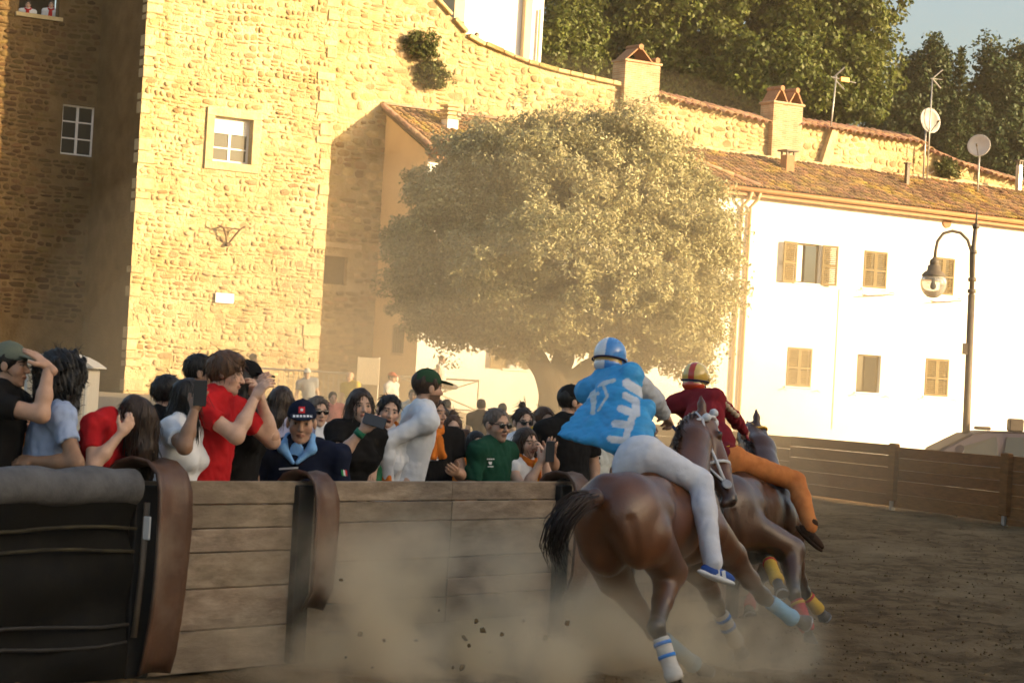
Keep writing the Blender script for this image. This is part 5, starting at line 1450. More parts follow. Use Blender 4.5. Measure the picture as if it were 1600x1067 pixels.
def scarf(i, mats, drop=.2):
    """knotted neckerchief: ring round the neck and two tails"""
    Nb, t, TF, TR, s = i['Nb'], i['t'], i['TF'], i['TR'], i['s']
    ring = [Nb + (TR * math.cos(a) * .085 + TF * (math.sin(a) * .085 + .015) + t * (.03 - .05 * math.sin(a))) * s for a in np.linspace(0, 2 * math.pi, 14)]
    kn = Nb + (TF * .115 - t * .045) * s
    V, Q = sdf(chain(ring, [.024 * s] * 14, .02) + [ell(kn, np.array([.03, .03, .03]) * s, None, .02)], .0085, wob(3, 60), .006); mk('neckerchief', V, Q, mats[0], i['root'], True)
    for sg, m_ in ((-1, mats[0]), (1, mats[-1])):
        e = kn + (TR * sg * .05 + TF * .035 - t * drop) * s
        V, Q = sdf([ell((kn + e) / 2, np.array([.035, .012, np.linalg.norm(e - kn) * .6]), np.stack([i['TR'], i['TF'], nrm(kn - e)]), .02), cone(kn, e, .012, .02, .02)], .008, wob(8 + sg, 70), .004); mk('neckerchief_tail', V, Q, m_, i['root'], True)
def phone(i, sd, label, size=(.074, .15, .009), fwd=None, up=None):
    w, _ = i['hand'][sd]; Wp = i['arm'][sd][2]; c = Wp + w * .10 * i['s']; U_ = nrm(up if up is not None else UP); F_ = nrm(fwd if fwd is not None else -i['F']); R_ = nrm(np.cross(F_, U_)); F_ = np.cross(U_, R_)
    m = MB(); m.box(c + F_ * .02, size[0], size[2], size[1], np.stack([R_, F_, U_]), .004); o = empty('mobile_phone', c, label, 'phone'); m.build('phone_body', M_PHONE, o)
    m = MB(); m.box(c + F_ * (.02 - size[2] / 2 - .001), size[0] * .9, .001, size[1] * .92, np.stack([R_, F_, U_])); m.build('screen', M_SPEC, o); return o
def decal(obj, quads, mat, name='print', off=.004, parent=None):
    """flat print laid onto a garment: pixel quads cast on its surface"""
    me = obj.data; o0 = np.array(obj.matrix_world.translation); q = obj
    off0 = np.zeros(3)
    while q is not None: off0 += np.array(q.location); q = q.parent
    V = np.empty(len(me.vertices) * 3); me.vertices.foreach_get('co', V); V = V.reshape(-1, 3) + off0
    bv = BVHTree.FromPolygons([tuple(v) for v in V], [tuple(p.vertices) for p in me.polygons])
    VV = []; FF = []
    for poly in quads:
        n = 4 if len(poly) == 4 else 0; pts = []
        a, b, c_, d = [np.array(p_, float) for p_ in poly]
        nx = max(2, int(max(np.linalg.norm(b - a), 1) / 2.5) + 1); ny = max(2, int(max(np.linalg.norm(d - a), 1) / 2.5) + 1); ok = True; grid = []
        for j in range(ny):
            for i_ in range(nx):
                u, v = i_ / (nx - 1), j / (ny - 1); p_ = (a * (1 - u) + b * u) * (1 - v) + (d * (1 - u) + c_ * u) * v
                r = P(p_[0], p_[1], 1.0) - np.array([0, 0, EYE]); h = bv.ray_cast(Vector((0, 0, EYE)), Vector(r).normalized())
                if h[0] is None: ok = False; break
                grid.append(np.array(h[0]) - nrm(r) * off)
            if not ok: break
        if not ok: continue
        b0 = len(VV); VV += grid
        for j in range(ny - 1):
            for i_ in range(nx - 1): q0 = b0 + j * nx + i_; FF.append((q0, q0 + nx, q0 + nx + 1, q0 + 1))
    if FF: return mk(name, VV, FF, mat, parent or obj, True)
def child(i, nm): return next(o for o in i['root'].children if o.name.split('.')[0] == nm)
C_BLACK = cloth('black', (.014, .013, .013)); C_NAVY = cloth('navy', (.012, .016, .035)); C_RED = cloth('red', (.50, .018, .022)); C_LBLUE = cloth('light_blue', (.36, .44, .62)); C_WHITE = cloth('white', (.74, .74, .74), (.66, .67, .70))
C_GREEN = cloth('dark_green', (.014, .065, .038)); C_LAV = cloth('lavender', (.55, .52, .66)); C_DENIM = cloth('denim', (.06, .08, .13)); C_GREY = cloth('grey', (.22, .22, .24)); C_BGREY = cloth('blue_grey', (.30, .33, .38)); C_YEL = cloth('yellow', (.65, .48, .08)); C_YELB = cloth('bright_yellow', (.80, .50, .03))
C_ORANGE = cloth('orange', (.72, .20, .03)); C_PINK = cloth('pink', (.62, .22, .20)); C_OLIVE = cloth('olive', (.075, .085, .06)); C_SAGE = cloth('sage', (.15, .17, .13)); C_BROWN = cloth('brown', (.12, .07, .04)); C_STRIPE = cloth('pale_grey', (.60, .62, .58)); C_SCARFG = cloth('scarf_green', (.05, .22, .10)); C_SKY = cloth('collar_blue', (.22, .45, .78)); C_REDCAP = cloth('red_cap', (.55, .10, .06))
GR = 'spectators behind the plank barrier'
def spec(label, hx, hy, Z, *a, **k): return person(label, hx, hy, Z + .15, *a, group=GR, legdir=BE - BN * .7, **k)
# ---- far left
i = spec('man in sage green cap and black shirt shading his eyes with his hand', 16, 570, 12.75, 82, SK_M, ('short', H_BLACK), C_BLACK, C_BLACK, bx=-8, arms={'R': (76, 574, -.16, np.array([1, -.4, -1]), np.array([-.75, .15, .6]), np.array([.5, -.3, .8]))}, cap=C_SAGE, hand_curl=.15, seed=1)
i = spec('bearded man with orange scarf half hidden at the left edge', 27, 648, 14.6, 70, SK_M, ('short', H_BLACK), C_ORANGE, C_BLACK, beard=.8, seed=2)
scarf(i, [C_ORANGE, C_SCARFG])
i = spec('woman with big curly black hair in light blue shirt seen from behind', 100, 592, 12.85, 140, SK_D, ('curly', H_BLACK), C_LBLUE, C_DENIM, bx=58, fem=True, tyaw=110, arms={'R': (52, 720, -.22)}, seed=3)
i = spec('woman in red top bending down with long brown hair over her face', 205, 648, 13.0, 95, SK_L, ('fall', H_DARK), C_RED, C_BLACK, tyaw=75, bx=112, pitch=62, fem=True, tuck=.22, arms={'R': (188, 678, -.25, np.array([-.6, -.3, -1])), 'L': (225, 700, .1)}, sleeve=.6, seed=4)
i = spec('dark haired head behind the bending woman in red', 262, 616, 13.9, 140, SK_M, ('short', H_BLACK), C_BLACK, C_BLACK, seed=5)
i = spec('woman in white shirt raising a phone beside the man in red', 296, 622, 13.35, 118, SK_D, ('long', H_BLACK, .2), C_WHITE, C_BLACK, tyaw=75, bx=272, fem=True, arms={'R': (304, 640, -.28, np.array([-.4, -.2, -1]), np.array([.25, 0, .95]), np.array([-.3, -.9, 0]))}, hand_curl=.35, seed=6)
phone(i, 1, 'black phone held up by the woman in white shirt', fwd=(.2, -1, 0))
i = spec('dark haired spectator behind the tousled man in red', 313, 582, 15.2, 100, SK_M, ('short', H_BLACK), C_BLACK, C_BLACK, seed=7)
i = spec('young man in red shirt with tousled brown hair leaning right', 354, 584, 13.6, 84, SK_L, ('tousled', H_BROWN), C_RED, C_BLACK, bx=322, tyaw=62, roll=-6, pitch=6, arms={'R': (398, 622, -.12, np.array([.5, -.5, -1]), np.array([.45, .1, .8]), np.array([-.6, -.6, .2])), 'L': (408, 625, .2)}, seed=8)
i = spec('woman in black cap with long dark hair beside the man in red', 387, 594, 14.15, 78, SK_M, ('long', H_BLACK, .38), C_BLACK, C_DENIM, bx=372, fem=True, arms={'R': (404, 618, -.2, np.array([.2, -.2, -1]), np.array([.2, 0, 1.0]), np.array([-.5, -.8, 0]))}, cap=C_BLACK, sleeve=.1, seed=9)
i = spec('woman in lavender top with dark ponytail hair seen from behind', 440, 630, 15.2, 165, SK_L, ('long', H_DARK, .36), C_LAV, C_DENIM, fem=True, seed=10)
# ---- guard
gd = spec('guard in navy cap and navy jacket with light blue collar', 471, 660, 14.45, 4, SK_M, ('crop', H_GREY), C_NAVY, C_NAVY, s=1.08, tl=.5, hk=1.1, sleeve=1.3, wide=1.18, cap=C_NAVY, wr=.010, pitch=4, tyaw=-6, seed=11)
Nb, t, TF, TR, s = gd['Nb'], gd['t'], gd['TF'], gd['TR'], gd['s']
for sg in (-1, 1):
    a = Nb + (TR * sg * .07 + t * .05) * s; b = Nb + (TR * sg * .012 + TF * .14 - t * .10) * s; e = Nb + (TR * sg * .085 + TF * .09 - t * .02) * s
    V, Q = sdf([cone(a, e, .026, .03, .03), cone(e, b, .03, .014, .03)], .008); mk('shirt_collar', V, Q, C_SKY, gd['root'], True)
V, Q = sdf([ell(Nb + (TF * .098 - t * .05) * s, np.array([.05, .012, .08]), gd['A'], .02)], .008); mk('shirt_front', V, Q, C_SKY, gd['root'], True)
cp = child(gd, 'cap'); M_RP = pm('red_print', (.6, .02, .03), rough=.6); M_WP = pm('white_print', (.75, .75, .75), rough=.6); M_GP = pm('green_print', (.02, .3, .08), rough=.6)
x0, y0 = proj(gd['c'] + gd['F'] * .1 + gd['U'] * .085)[0]
decal(cp, [((x0 - 5, y0 - 6), (x0 + 5, y0 - 6), (x0 + 5, y0 + 4), (x0 - 5, y0 + 4))], M_RP, 'cap_badge')
decal(cp, [((x0 - 2, y0 - 3), (x0 + 2, y0 - 3), (x0 + 2, y0 + 1), (x0 - 2, y0 + 1))], M_WP, 'badge_centre', .0055)
decal(cp, [((x0 - 14 + j * 5.4, y0 + 7), (x0 - 10.2 + j * 5.4, y0 + 7), (x0 - 10.2 + j * 5.4, y0 + 10.5), (x0 - 14 + j * 5.4, y0 + 10.5)) for j in range(6)], M_WP, 'cap_lettering')
sh_ = child(gd, 'shirt')
decal(sh_, [((436, 731), (466, 729), (466, 732), (436, 734))], M_WP, 'chest_strip')
for x_, m_ in ((533, M_GP), (536, M_WP), (539, M_RP)): decal(sh_, [((x_, 733), (x_ + 3, 735), (x_ + 4, 744), (x_ + 1, 742))], m_, 'sleeve_flag')
i = spec('man with glasses peering out behind the guard', 496, 643, 17.2, 30, SK_L, ('short', H_GREY), C_WHITE, C_DENIM, glasses=M_SPEC, seed=12)
# ---- middle
i = spec('woman in black shirt with long dark hair speaking into her phone', 563, 634, 15.1, 22, SK_L, ('long', H_DARK, .36), C_BLACK, C_DENIM, bx=545, tyaw=35, fem=True, arms={'R': (566, 672, -.33, np.array([-.5, -.2, -1]), np.array([.75, -.2, .6]), np.array([.3, -.9, .3])), 'L': (555, 810, -.1)}, seed=13)
phone(i, 1, 'dark phone at the mouth of the woman with long hair', fwd=(.3, -.9, .2), up=(1, .1, -.25))
w0, w1 = i['arm'][1][1], i['arm'][1][2]; m = MB(); e = nrm(w1 - w0); m.tube([w1 - e * .045, w1 - e * .005], .037, 12); m.build('wristband', pm('green_rubber', (.01, .16, .08), rough=.5), i['root'], True)
i = spec('laughing woman with cropped dark hair and striped scarf', 607, 643, 15.35, 14, SK_L, ('short', H_BLACK), C_WHITE, C_DENIM, bx=592, fem=True, roll=-10, mouth=True, arms={'R': (584, 800, -.2), 'L': (610, 800, -.1)}, seed=14)
scarf(i, [C_ORANGE, C_SCARFG], .32)
i = spec('man in white shirt and green cap looking towards the riders', 668, 606, 15.5, 118, SK_M, ('short', H_DARK), C_WHITE, C_DENIM, bx=630, tyaw=105, beard=.75, sleeve=1.3, arms={'R': (606, 752, -.22, np.array([-1, -.3, -.2]))}, cap=cloth('bottle_green', (.03, .07, .035)), wr=.005, seed=15)
i = spec('man in black printed shirt with orange scarf behind the white shirt', 676, 645, 16.1, 60, SK_M, ('short', H_DARK), C_BLACK, C_DENIM, bx=682, tyaw=25, seed=16, arms={'L': (712, 738, -.2)})
scarf(i, [C_ORANGE, C_ORANGE], .14)
sh_ = child(i, 'shirt'); g = np.random.default_rng(6)
decal(sh_, [((672 + (j % 3) * 4.6, 706 + (j // 3) * 5), (676 + (j % 3) * 4.6, 706 + (j // 3) * 5), (675.5 + (j % 3) * 4.6, 709.5 + (j // 3) * 5), (672.4 + (j % 3) * 4.6, 709.5 + (j // 3) * 5)) for j in range(9) if j != 4], M_WP, 'shirt_print')
i = spec('woman in sunglasses and pink top, left one of the pair', 688, 657, 18.2, 12, SK_L, ('long', H_DARK, .3), C_PINK, C_DENIM, fem=True, glasses=M_SPEC, seed=17)
i = spec('woman in sunglasses, right one of the pair, hair tied back', 707, 670, 17.6, 8, SK_L, ('bun', H_BROWN), C_PINK, C_DENIM, fem=True, glasses=M_SPEC, seed=18)
i = spec('boy with short brown hair and orange neckerchief', 707, 698, 16.9, 6, SK_L, ('short', H_BROWN), C_ORANGE, C_DENIM, s=.85, seed=19)
scarf(i, [C_ORANGE, C_SCARFG], .25)
i = spec('child with light brown hair behind the green polo man', 727, 693, 18.2, 40, SK_L, ('short', H_BROWN), C_BROWN, C_DENIM, s=.85, seed=20)
i = spec('dark haired woman tucked behind the green polo man', 744, 696, 17.2, 18, SK_L, ('long', H_BLACK, .34), C_BLACK, C_DENIM, fem=True, s=.9, seed=21)
gp = spec('stout man in dark green polo shirt and sunglasses', 776, 664, 16.3, 42, SK_M, ('crop', H_GREY), C_GREEN, C_DENIM, bx=770, tyaw=60, glasses=M_SPEC, beard=.35, wide=1.15, hk=1.06, s=.98, sleeve=.75, seed=22)
sh_ = child(gp, 'shirt')
decal(sh_, [((761 + j * 3, 716), (763.5 + j * 3, 716), (763.5 + j * 3, 718), (761 + j * 3, 718)) for j in range(4)] + [((763, 721), (769, 721), (768, 726), (764, 725)), ((762, 728), (771, 728), (771, 729.5), (762, 729.5))], M_WP, 'sleeve_emblem')
i = spec('smiling woman with long dark hair, white top and orange scarf', 822, 692, 16.6, 40, SK_L, ('long', H_DARK, .36), C_WHITE, C_DENIM, fem=True, s=.95, sleeve=.08, tyaw=55, arms={'R': (845, 722, -.32, np.array([-.3, -.2, -1]), np.array([.5, -.1, .8]), np.array([.2, -.9, .2])), 'L': (850, 716, -.1)}, seed=23)
scarf(i, [C_ORANGE, C_YELB], .26)
phone(i, 1, 'phone in the hands of the smiling woman with orange scarf', fwd=(.6, -.8, 0))
i = spec('man with topknot and sunglasses behind the smiling woman', 818, 660, 17.6, 20, SK_L, ('bun', H_DARK), C_WHITE, C_DENIM, glasses=M_SPEC, seed=24)
i = spec('young man in white printed shirt behind the smiling woman', 850, 660, 17.2, 28, SK_L, ('short', H_BROWN), C_WHITE, C_DENIM, seed=25)
sh_ = child(i, 'shirt')
decal(sh_, [((838 + j * 5, 700 + (j % 2)), (842 + j * 5, 700 + (j % 2)), (841 + j * 5, 705), (838 + j * 5, 705)) for j in range(5)], M_RP, 'shirt_print')
scarf(i, [C_YELB, C_ORANGE], .3)
i = spec('man in black cap and black shirt reaching towards the smiling woman', 893, 628, 17.0, 110, SK_M, ('short', H_BLACK), C_BLACK, C_DENIM, tyaw=30, bx=895, arms={'R': (862, 708, -.3, np.array([.3, 0, -1]))}, cap=C_BLACK, sleeve=.7, seed=26)
i = spec('spectator in pale striped shirt partly hidden by the blue rider', 926, 655, 17.4, 20, SK_L, ('short', H_DARK), C_STRIPE, C_BLACK, seed=27)
sh_ = child(i, 'shirt'); x_ = 918
decal(sh_, [((912, 712 + j * 9), (938, 704 + j * 9), (938, 708 + j * 9), (912, 716 + j * 9)) for j in range(5)], C_BLACK, 'shirt_stripe')
# ---- far spectators on the square
GF = 'spectators far back on the square'
def far(label, hx, hy, Z, yaw, top, cap=None, **k):
    return person(label, hx, hy, Z, yaw, k.pop('skin', SK_L), k.pop('hair', ('short', H_DARK)), top, C_DENIM, cap=cap, group=GF, vox=.024, hv=.012, **k)
far('man in pale cap and blue grey shirt below the tower', 480, 584, 48, 5, C_BGREY, C_STRIPE)
far('bald man in yellow shirt beside the steel crowd barrier', 547, 589, 48, -30, C_YEL, hair=None)
far('man in red cap and white shirt left of the crossed railing', 613, 590, 48, 60, C_WHITE, C_REDCAP)
far('man in white vest leaning over the crossed railing', 691, 562, 58, 70, C_WHITE, bx=684, sleeve=0, gz=2.2 - .6, arms={'R': (690, 606, -.3), 'L': (660, 584, .3)})
far('hazy figure in dark top below the middle of the crossed railing', 698, 634, 38, 150, C_BROWN)
far('hazy figure in dark top at the right end of the crossed railing', 752, 634, 38, 170, C_BROWN)
far('hazy figure in dark top left of the oak trunk', 785, 640, 39, 175, C_BROWN)
far('lone spectator with dark hair standing against the lit tower base', 396, 560, 52, 120, C_BROWN)
far('pale faced spectator looking out behind the green cap', 645, 618, 42, 0, C_STRIPE)
far('spectator in pink top between the guard and the long haired woman', 520, 622, 40, 20, C_PINK)
u, z = fuv(806, 566, -.25); far('man in white shirt leaning out of the ground floor window', fp(u, -.2, z), 0, 75, 20, C_WHITE, bx=fp(u, -.55, z - .6), gz=z - 1.6, sleeve=1.3)
for (x, y, lab, off) in ((44, 12, 'left person in white at the top window of the shaded house', OFF_L - .4), (80, 12, 'right person in white at the top window of the shaded house', OFF_L - .4)):
    u, z = fuv(x, y - 4, off); q = fp(u, off, z); i = person(lab, q, 0, 66, 10, SK_L, ('short', H_DARK), C_WHITE, C_DENIM, bx=fp(u, off - .05, z - .68), gz=z - 1.62, vox=.024, hv=.012, group='people at the top window'); scarf(i, [C_RED], .2)
for (x, y, lab, top, hr) in ((697, 20, 'person with brown hair highest on the stone wall path', C_BROWN, H_BROWN), (722, 40, 'person second from the top looking over the stone wall', C_WHITE, H_BROWN), (745, 57, 'dark haired person in black looking over the stone wall', C_BLACK, H_BLACK)):
    off = OFF_W - 1.0; u, z = fuv(x, y, off); person(lab, fp(u, off, z), 0, 76, 15, SK_L, ('short', hr), top, C_DENIM, bx=fp(u, off - .05, z - .68), gz=z - 1.62, vox=.024, hv=.012, group='people looking over the stone wall')
# ================================================================== horses and riders
M_COAT = pm('horse_coat', (1, 1, 1), (.45, .40, .36), scale=3.5, rough=.31, spec=.6, attr=True, bump=.3, bscale=70, contrast=(.35, .75), bdist=.008)
M_HAIRH = pm('horse_hair', (1, 1, 1), (.6, .55, .5), scale=40, rough=.4, spec=.4, attr=True)
M_HOOF = pm('hoof_horn', (.045, .038, .032), (.10, .09, .08), scale=25, rough=.6)
M_SHOE = pm('horseshoe_iron', (.30, .30, .30), rough=.4, metal=.7)
def strands(pts, n, spread, rad, seed, cols, name, parent, mat=None, tip=.4, wig=.02, lens=(.6, 1.0)):
    """bundle of tapering hairs along a curve; spread = radius of the bundle along it"""
    g = np.random.default_rng(seed); pts = np.array([np.asarray(p, float) for p in pts]); m = len(pts); T = np.linspace(0, 1, m)
    V = []; F = []; C = []; b = 0; ns = 11
    for _ in range(n):
        a = g.normal(size=3); a /= np.linalg.norm(a); L = g.uniform(*lens); r0 = g.random() ** .5
        u = np.linspace(0, L, ns); cen = np.stack([np.interp(u, T, pts[:, k]) for k in range(3)], 1)
        sp = np.interp(u, np.linspace(0, 1, len(spread)), spread)
        w = g.normal(0, wig, 3) * (u[:, None] ** 2); ph = g.uniform(0, 6)
        p = cen + a * (sp * r0)[:, None] + w + .25 * wig * np.sin(u * 9 + ph)[:, None] * np.roll(a, 1)
        d = np.gradient(p, axis=0); d /= np.linalg.norm(d, axis=1)[:, None] + 1e-9
        e = np.cross(d, a + .01); e /= np.linalg.norm(e, axis=1)[:, None] + 1e-9; f_ = np.cross(d, e)
        rr = rad * g.uniform(.6, 1.3) * np.clip(1.05 - (u / L) ** 3, .1, 1)
        for k in range(3):
            th = 2.094 * k; V.append(p + (math.cos(th) * e + math.sin(th) * f_) * rr[:, None])
        base_i = b
        for k in range(3):
            l = (k + 1) % 3
            q0 = base_i + k * ns + np.arange(ns - 1); q1 = base_i + l * ns + np.arange(ns - 1)
            F.append(np.stack([q0, q1, q1 + 1, q0 + 1], 1))
        c = np.array(cols[0])[None] * (1 - u[:, None] ** .4) + np.array(cols[1])[None] * u[:, None] ** .4; c = c * g.uniform(.6, 1.4)
        C += [c, c, c]; b += 3 * ns
    return mk(name, np.concatenate(V), np.concatenate(F), mat or M_HAIRH, parent, True, cols=np.concatenate(C))

def horse(label, rump, head, lean, Zr, base_xy, legs, headp, coat, leg_col, bridle, tail, seed, scale=1.0, dark_face=False):
    th, ph = math.radians(head), math.radians(lean)
    fw = np.array([math.sin(th), math.cos(th), .03]); fw = nrm(fw); r0 = nrm(np.cross(fw, UP)); up0 = np.cross(r0, fw)
    up = up0 * math.cos(ph) - r0 * math.sin(ph); rt = np.cross(fw, up); A = np.stack([rt, fw, up]); k_ = scale
    Oc = P(*rump) + fw * .55 * k_
    q = lambda x, y, z: Oc + (rt * x + fw * y + up * z) * k_; S = lambda *r: np.array(r) * k_
    root = empty('horse', (Oc[0], Oc[1], 0), label, 'horse', 'galloping race horses')
    tr = [ell(q(0, .06, -.02), S(.262, .62, .29), A, .045), ell(q(0, .50, -.02), S(.235, .33, .33), A, .045), ell(q(0, -.30, .02), S(.27, .42, .27), A, .045),
          ell(q(.06, -.55, .08), S(.22, .34, .24), A, .045), ell(q(-.06, -.55, .08), S(.22, .34, .24), A, .045),
          ell(q(.115, -.64, -.04), S(.15, .23, .27), A, .07), ell(q(-.115, -.64, -.04), S(.15, .23, .27), A, .07),
          ell(q(.20, -.42, .05), S(.11, .16, .15), A, .035), ell(q(-.20, -.42, .05), S(.11, .16, .15), A, .035),
          cone(q(0, .46, .24), q(0, .0, .235), .09 * k_, .1 * k_, .08), ell(q(.17, .46, -.02), S(.10, .2, .29), A, .045), ell(q(-.17, .46, -.02), S(.10, .2, .29), A, .045),
          ell(q(.12, .6, -.2), S(.1, .14, .16), A, .035), ell(q(-.12, .6, -.2), S(.1, .14, .16), A, .035), cone(q(0, -.82, .12), q(0, -.70, .22), .05 * k_, .1 * k_, .06),
          cone(q(.30, .22, .18), q(.30, .24, -.25), .015, .015, .07, sub=True), cone(q(.20, -.86, .0), q(.16, -.80, -.35), .010, .010, .05, sub=True)]
    tr[-2:-2] = [ell(q(.17, -.58, -.02), S(.115, .17, .27), A, .05), ell(q(.09, -.72, .02), S(.11, .16, .22), A, .05), ell(q(.23, .34, -.10), S(.06, .10, .14), A, .03), ell(q(.14, -.28, .17), S(.11, .25, .09), A, .04)]
    bands = []; hoofs = []
    hipj = {'RH': q(.16, -.56, -.12), 'LH': q(-.16, -.56, -.12), 'RF': q(.17, .50, -.16), 'LF': q(-.17, .50, -.16)}
    for key, pts in legs.items():
        J = [hipj[key]] + [P(*p_[:3]) for p_ in pts]
        if key[1] == 'H':  # hip, stifle, hock, fetlock, toe
            R_ = [.145, .108, .055, .038, .034]
            tr += [cone(J[0], J[1], R_[0], R_[1], .05), cone(J[1], J[1] + (J[2] - J[1]) * .55, .102, .062, .03), cone(J[1] + (J[2] - J[1]) * .55, J[2], .060, .047, .03)]
            back = nrm(-fw - up * .2); tr += [ell(J[2] + back * .02, np.array([.045, .055, .06]), None, .03), cone(J[2] + back * .055, J[1] + (J[2] - J[1]) * .62 + back * .03, .018, .025, .03)]
        else:              # shoulder, elbow, knee, fetlock, toe
            R_ = [.13, .095, .052, .038, .035]
            tr += [cone(J[0], J[1], R_[0], R_[1], .05), cone(J[1], J[1] + (J[2] - J[1]) * .6, .088, .058, .04), cone(J[1] + (J[2] - J[1]) * .6, J[2], .056, .046, .04), ell(J[2], np.array([.05, .05, .055]), None, .03)]
        tr += [cone(J[2], J[3], .040, .034, .03), ell(J[3], np.array([.043, .043, .045]), None, .025)]
        pd = nrm(J[4] - J[3]); pe = J[3] + (J[4] - J[3]) * .62; tr.append(cone(J[3], pe, .036, .038, .02))
        bcol = pts[1][3] if len(pts[1]) > 3 else None
        hoofs.append((pe, J[4], pd, key)); bands.append((J[2], J[3], pts[-1][3] if len(pts[-1]) > 3 else None, key))
    # neck and head
    p0, mz, rs = P(*headp[0]), P(*headp[1]), nrm(headp[2]); a = nrm(mz - p0); HL = np.linalg.norm(mz - p0); rs = nrm(rs - a * (rs @ a)); f = np.cross(rs, a) ; f = f if (f @ nrm(headp[3])) > 0 else -f
    HA = np.stack([rs, f, a]); kh = k_ * 1.12; h = lambda x, y, z: p0 + rs * x * kh + f * y * kh + a * z * HL
    tr += [cone(q(0, .55, .10), (q(0, .72, .25) + p0) / 2 - a * .02, .195 * k_, .125 * k_, .08), cone((q(0, .72, .25) + p0) / 2 - a * .02, h(0, -.06, .08), .125 * k_, .085 * k_, .06), cone(q(0, .62, .02), h(0, -.11, .14), .15 * k_, .06 * k_, .08)]
    tr += [ell(h(0, -.02, .10), S(.085, .085, .11), HA, .04), ell(h(.038, -.075, .27), S(.045, .085, .12), HA, .03), ell(h(-.038, -.075, .27), S(.045, .085, .12), HA, .03),
           cone(h(0, .005, .15), h(0, .02, .6), .080 * k_, .052 * k_, .04), cone(h(0, -.07, .35), h(0, -.03, .85), .06 * k_, .042 * k_, .04), cone(h(0, .015, .6), h(0, -.005, .9), .052 * k_, .048 * k_, .03), ell(h(0, -.015, .93), S(.05, .058, .055), HA, .02),
           ell(h(0, -.06, .97), S(.035, .03, .03), HA, .02)]
    for sg in (-1, 1):
        tr += [ell(h(.062 * sg, .035, .27), S(.03, .03, .032), HA, .015), ell(h(.038 * sg, .025, .95), S(.016, .016, .02), HA, .006, sub=True)]
        e0 = h(.055 * sg, -.015, .02); e1 = e0 + (-a * .14 + rs * sg * .03 + f * .02) * k_
        tr += [cone(e0, e0 * .5 + e1 * .5, .028 * k_, .030 * k_, .02), cone(e0 * .5 + e1 * .5, e1, .030 * k_, .006 * k_, .012)]
    V, Q = sdf(tr, .0125, wob(seed, 16), .004)
    # colouring: dark points on the lower legs, muzzle shade
    C = np.tile(np.array(coat, float), (len(V), 1))
    for (kn, ft, col, key), (pe, toe, pd, _) in zip(bands, hoofs):
        ax_ = nrm(ft - kn); t_ = (V - kn) @ ax_; dd = np.linalg.norm(V - kn - t_[:, None] * ax_, axis=1)
        w = np.clip((t_ + .22) / .2, 0, 1) * (dd < .13); C = C * (1 - w[:, None]) + np.array(leg_col) * w[:, None]
    mzw = np.clip(1.3 - np.linalg.norm(V - h(0, 0, .97), axis=1) / .14, 0, 1)[:, None]; C = C * (1 - .8 * mzw) + np.array([.02, .016, .014]) * .8 * mzw
    C *= (1 + .18 * wob(seed + 3, 7)(V[:, 0], V[:, 1], V[:, 2]))[:, None]
    mk('body', V, Q, M_COAT, root, True, cols=np.clip(C, 0, 1))
    for (pe, toe, pd, key) in hoofs:
        V, Q = sdf([cone(pe - pd * .005, toe, .042, .060, .01, cuts=[(toe - pd * .004, pd)])], .008); o = mk('hoof', V, Q, M_HOOF, root, True)
        ca = nrm(np.cross(pd, UP + .01)); cb_ = np.cross(pd, ca)
        m = MB(); m.tube([toe + pd * .002 + (ca * math.cos(t_) + cb_ * math.sin(t_)) * .048 for t_ in np.linspace(-2.4, 2.4, 12)], .008, 5); m.build('horseshoe', M_SHOE, o)
    for (kn, ft, col, key) in bands:
        if col is None: continue
        cm, stripes = col; e = nrm(ft - kn); Lc = np.linalg.norm(ft - kn)
        V, Q = sdf([cone(kn + e * Lc * .22, ft + e * .005, .050, .050, .02, cuts=[(kn + e * Lc * .24, -e), (ft + e * .035, e)]), ell(ft, np.array([.054, .054, .054]), None, .02, cuts=[(ft + e * .035, e)])], .008, wob(seed, 80, (.4, .4, 2)), .003); b_ = mk('leg_bandage', V, Q, cm, root, True)
        for sm, fr in stripes:
            m = MB(); m.tube([kn + e * (Lc * fr - .011), kn + e * (Lc * fr + .011)], .0545, 16); m.build('bandage_stripe', sm, b_, True)
    for sg in (-1, 1):
        V, Q = sdf([ell(h(.078 * sg, .04, .27), S(.015, .02, .018), HA, .005)], .006); mk('eye', V, Q, M_SPEC, root, True)
    # mane along the crest
    g = np.random.default_rng(seed)
    crest = [q(0, .5, .33), (q(0, .72, .45) + h(0, -.16, .0)) / 2, h(0, -.13, .02), h(0, -.03, -.05)]
    Vm = []
    for j in range(4):
        pass
    cp_ = np.array(crest); tt = np.linspace(0, 1, 4)
    for j in range(14):
        u = j / 13; c0 = np.array([np.interp(u, tt, cp_[:, k]) for k in range(3)])
        strands([c0, c0 + (-up * .02 - fw * .10 + rt * .03), c0 - fw * .17 - up * .09 + rt * .06], 16, [.025, .03, .02], .004, seed + j, [leg_col, leg_col], 'mane_lock', root, wig=.03)
    # tail
    tc, sp, cl = tail
    V, Q = sdf(chain([P(*p_) for p_ in tc[:3]], [.06, .05, .035], .03), .012, wob(4, 40), .006); mk('dock', V, Q, M_HAIRH, root, True, cols=np.tile(np.array(cl[0]), (len(V), 1)))
    strands([P(*p_) for p_ in tc], 330, sp, .0045, seed + 77, cl, 'tail', root, wig=.03, lens=(.5, 1.0))
    # bridle
    bm_, bm2 = bridle[0], bridle[1]
    def ring(z, rx, ry, y0, tilt=0): return [h(rx * math.cos(t_), y0 + ry * math.sin(t_), z + tilt * math.sin(t_)) for t_ in np.linspace(0, 2 * math.pi, 20)]
    m = MB(); m.tube(ring(.10, .098, .125, -.045, -.04), .011, 6, False); m.build('browband', bm_, root, True)
    m = MB(); m.tube(ring(.56, .066, .088, -.02), .012, 6, False); m.build('noseband', bm_, root, True)
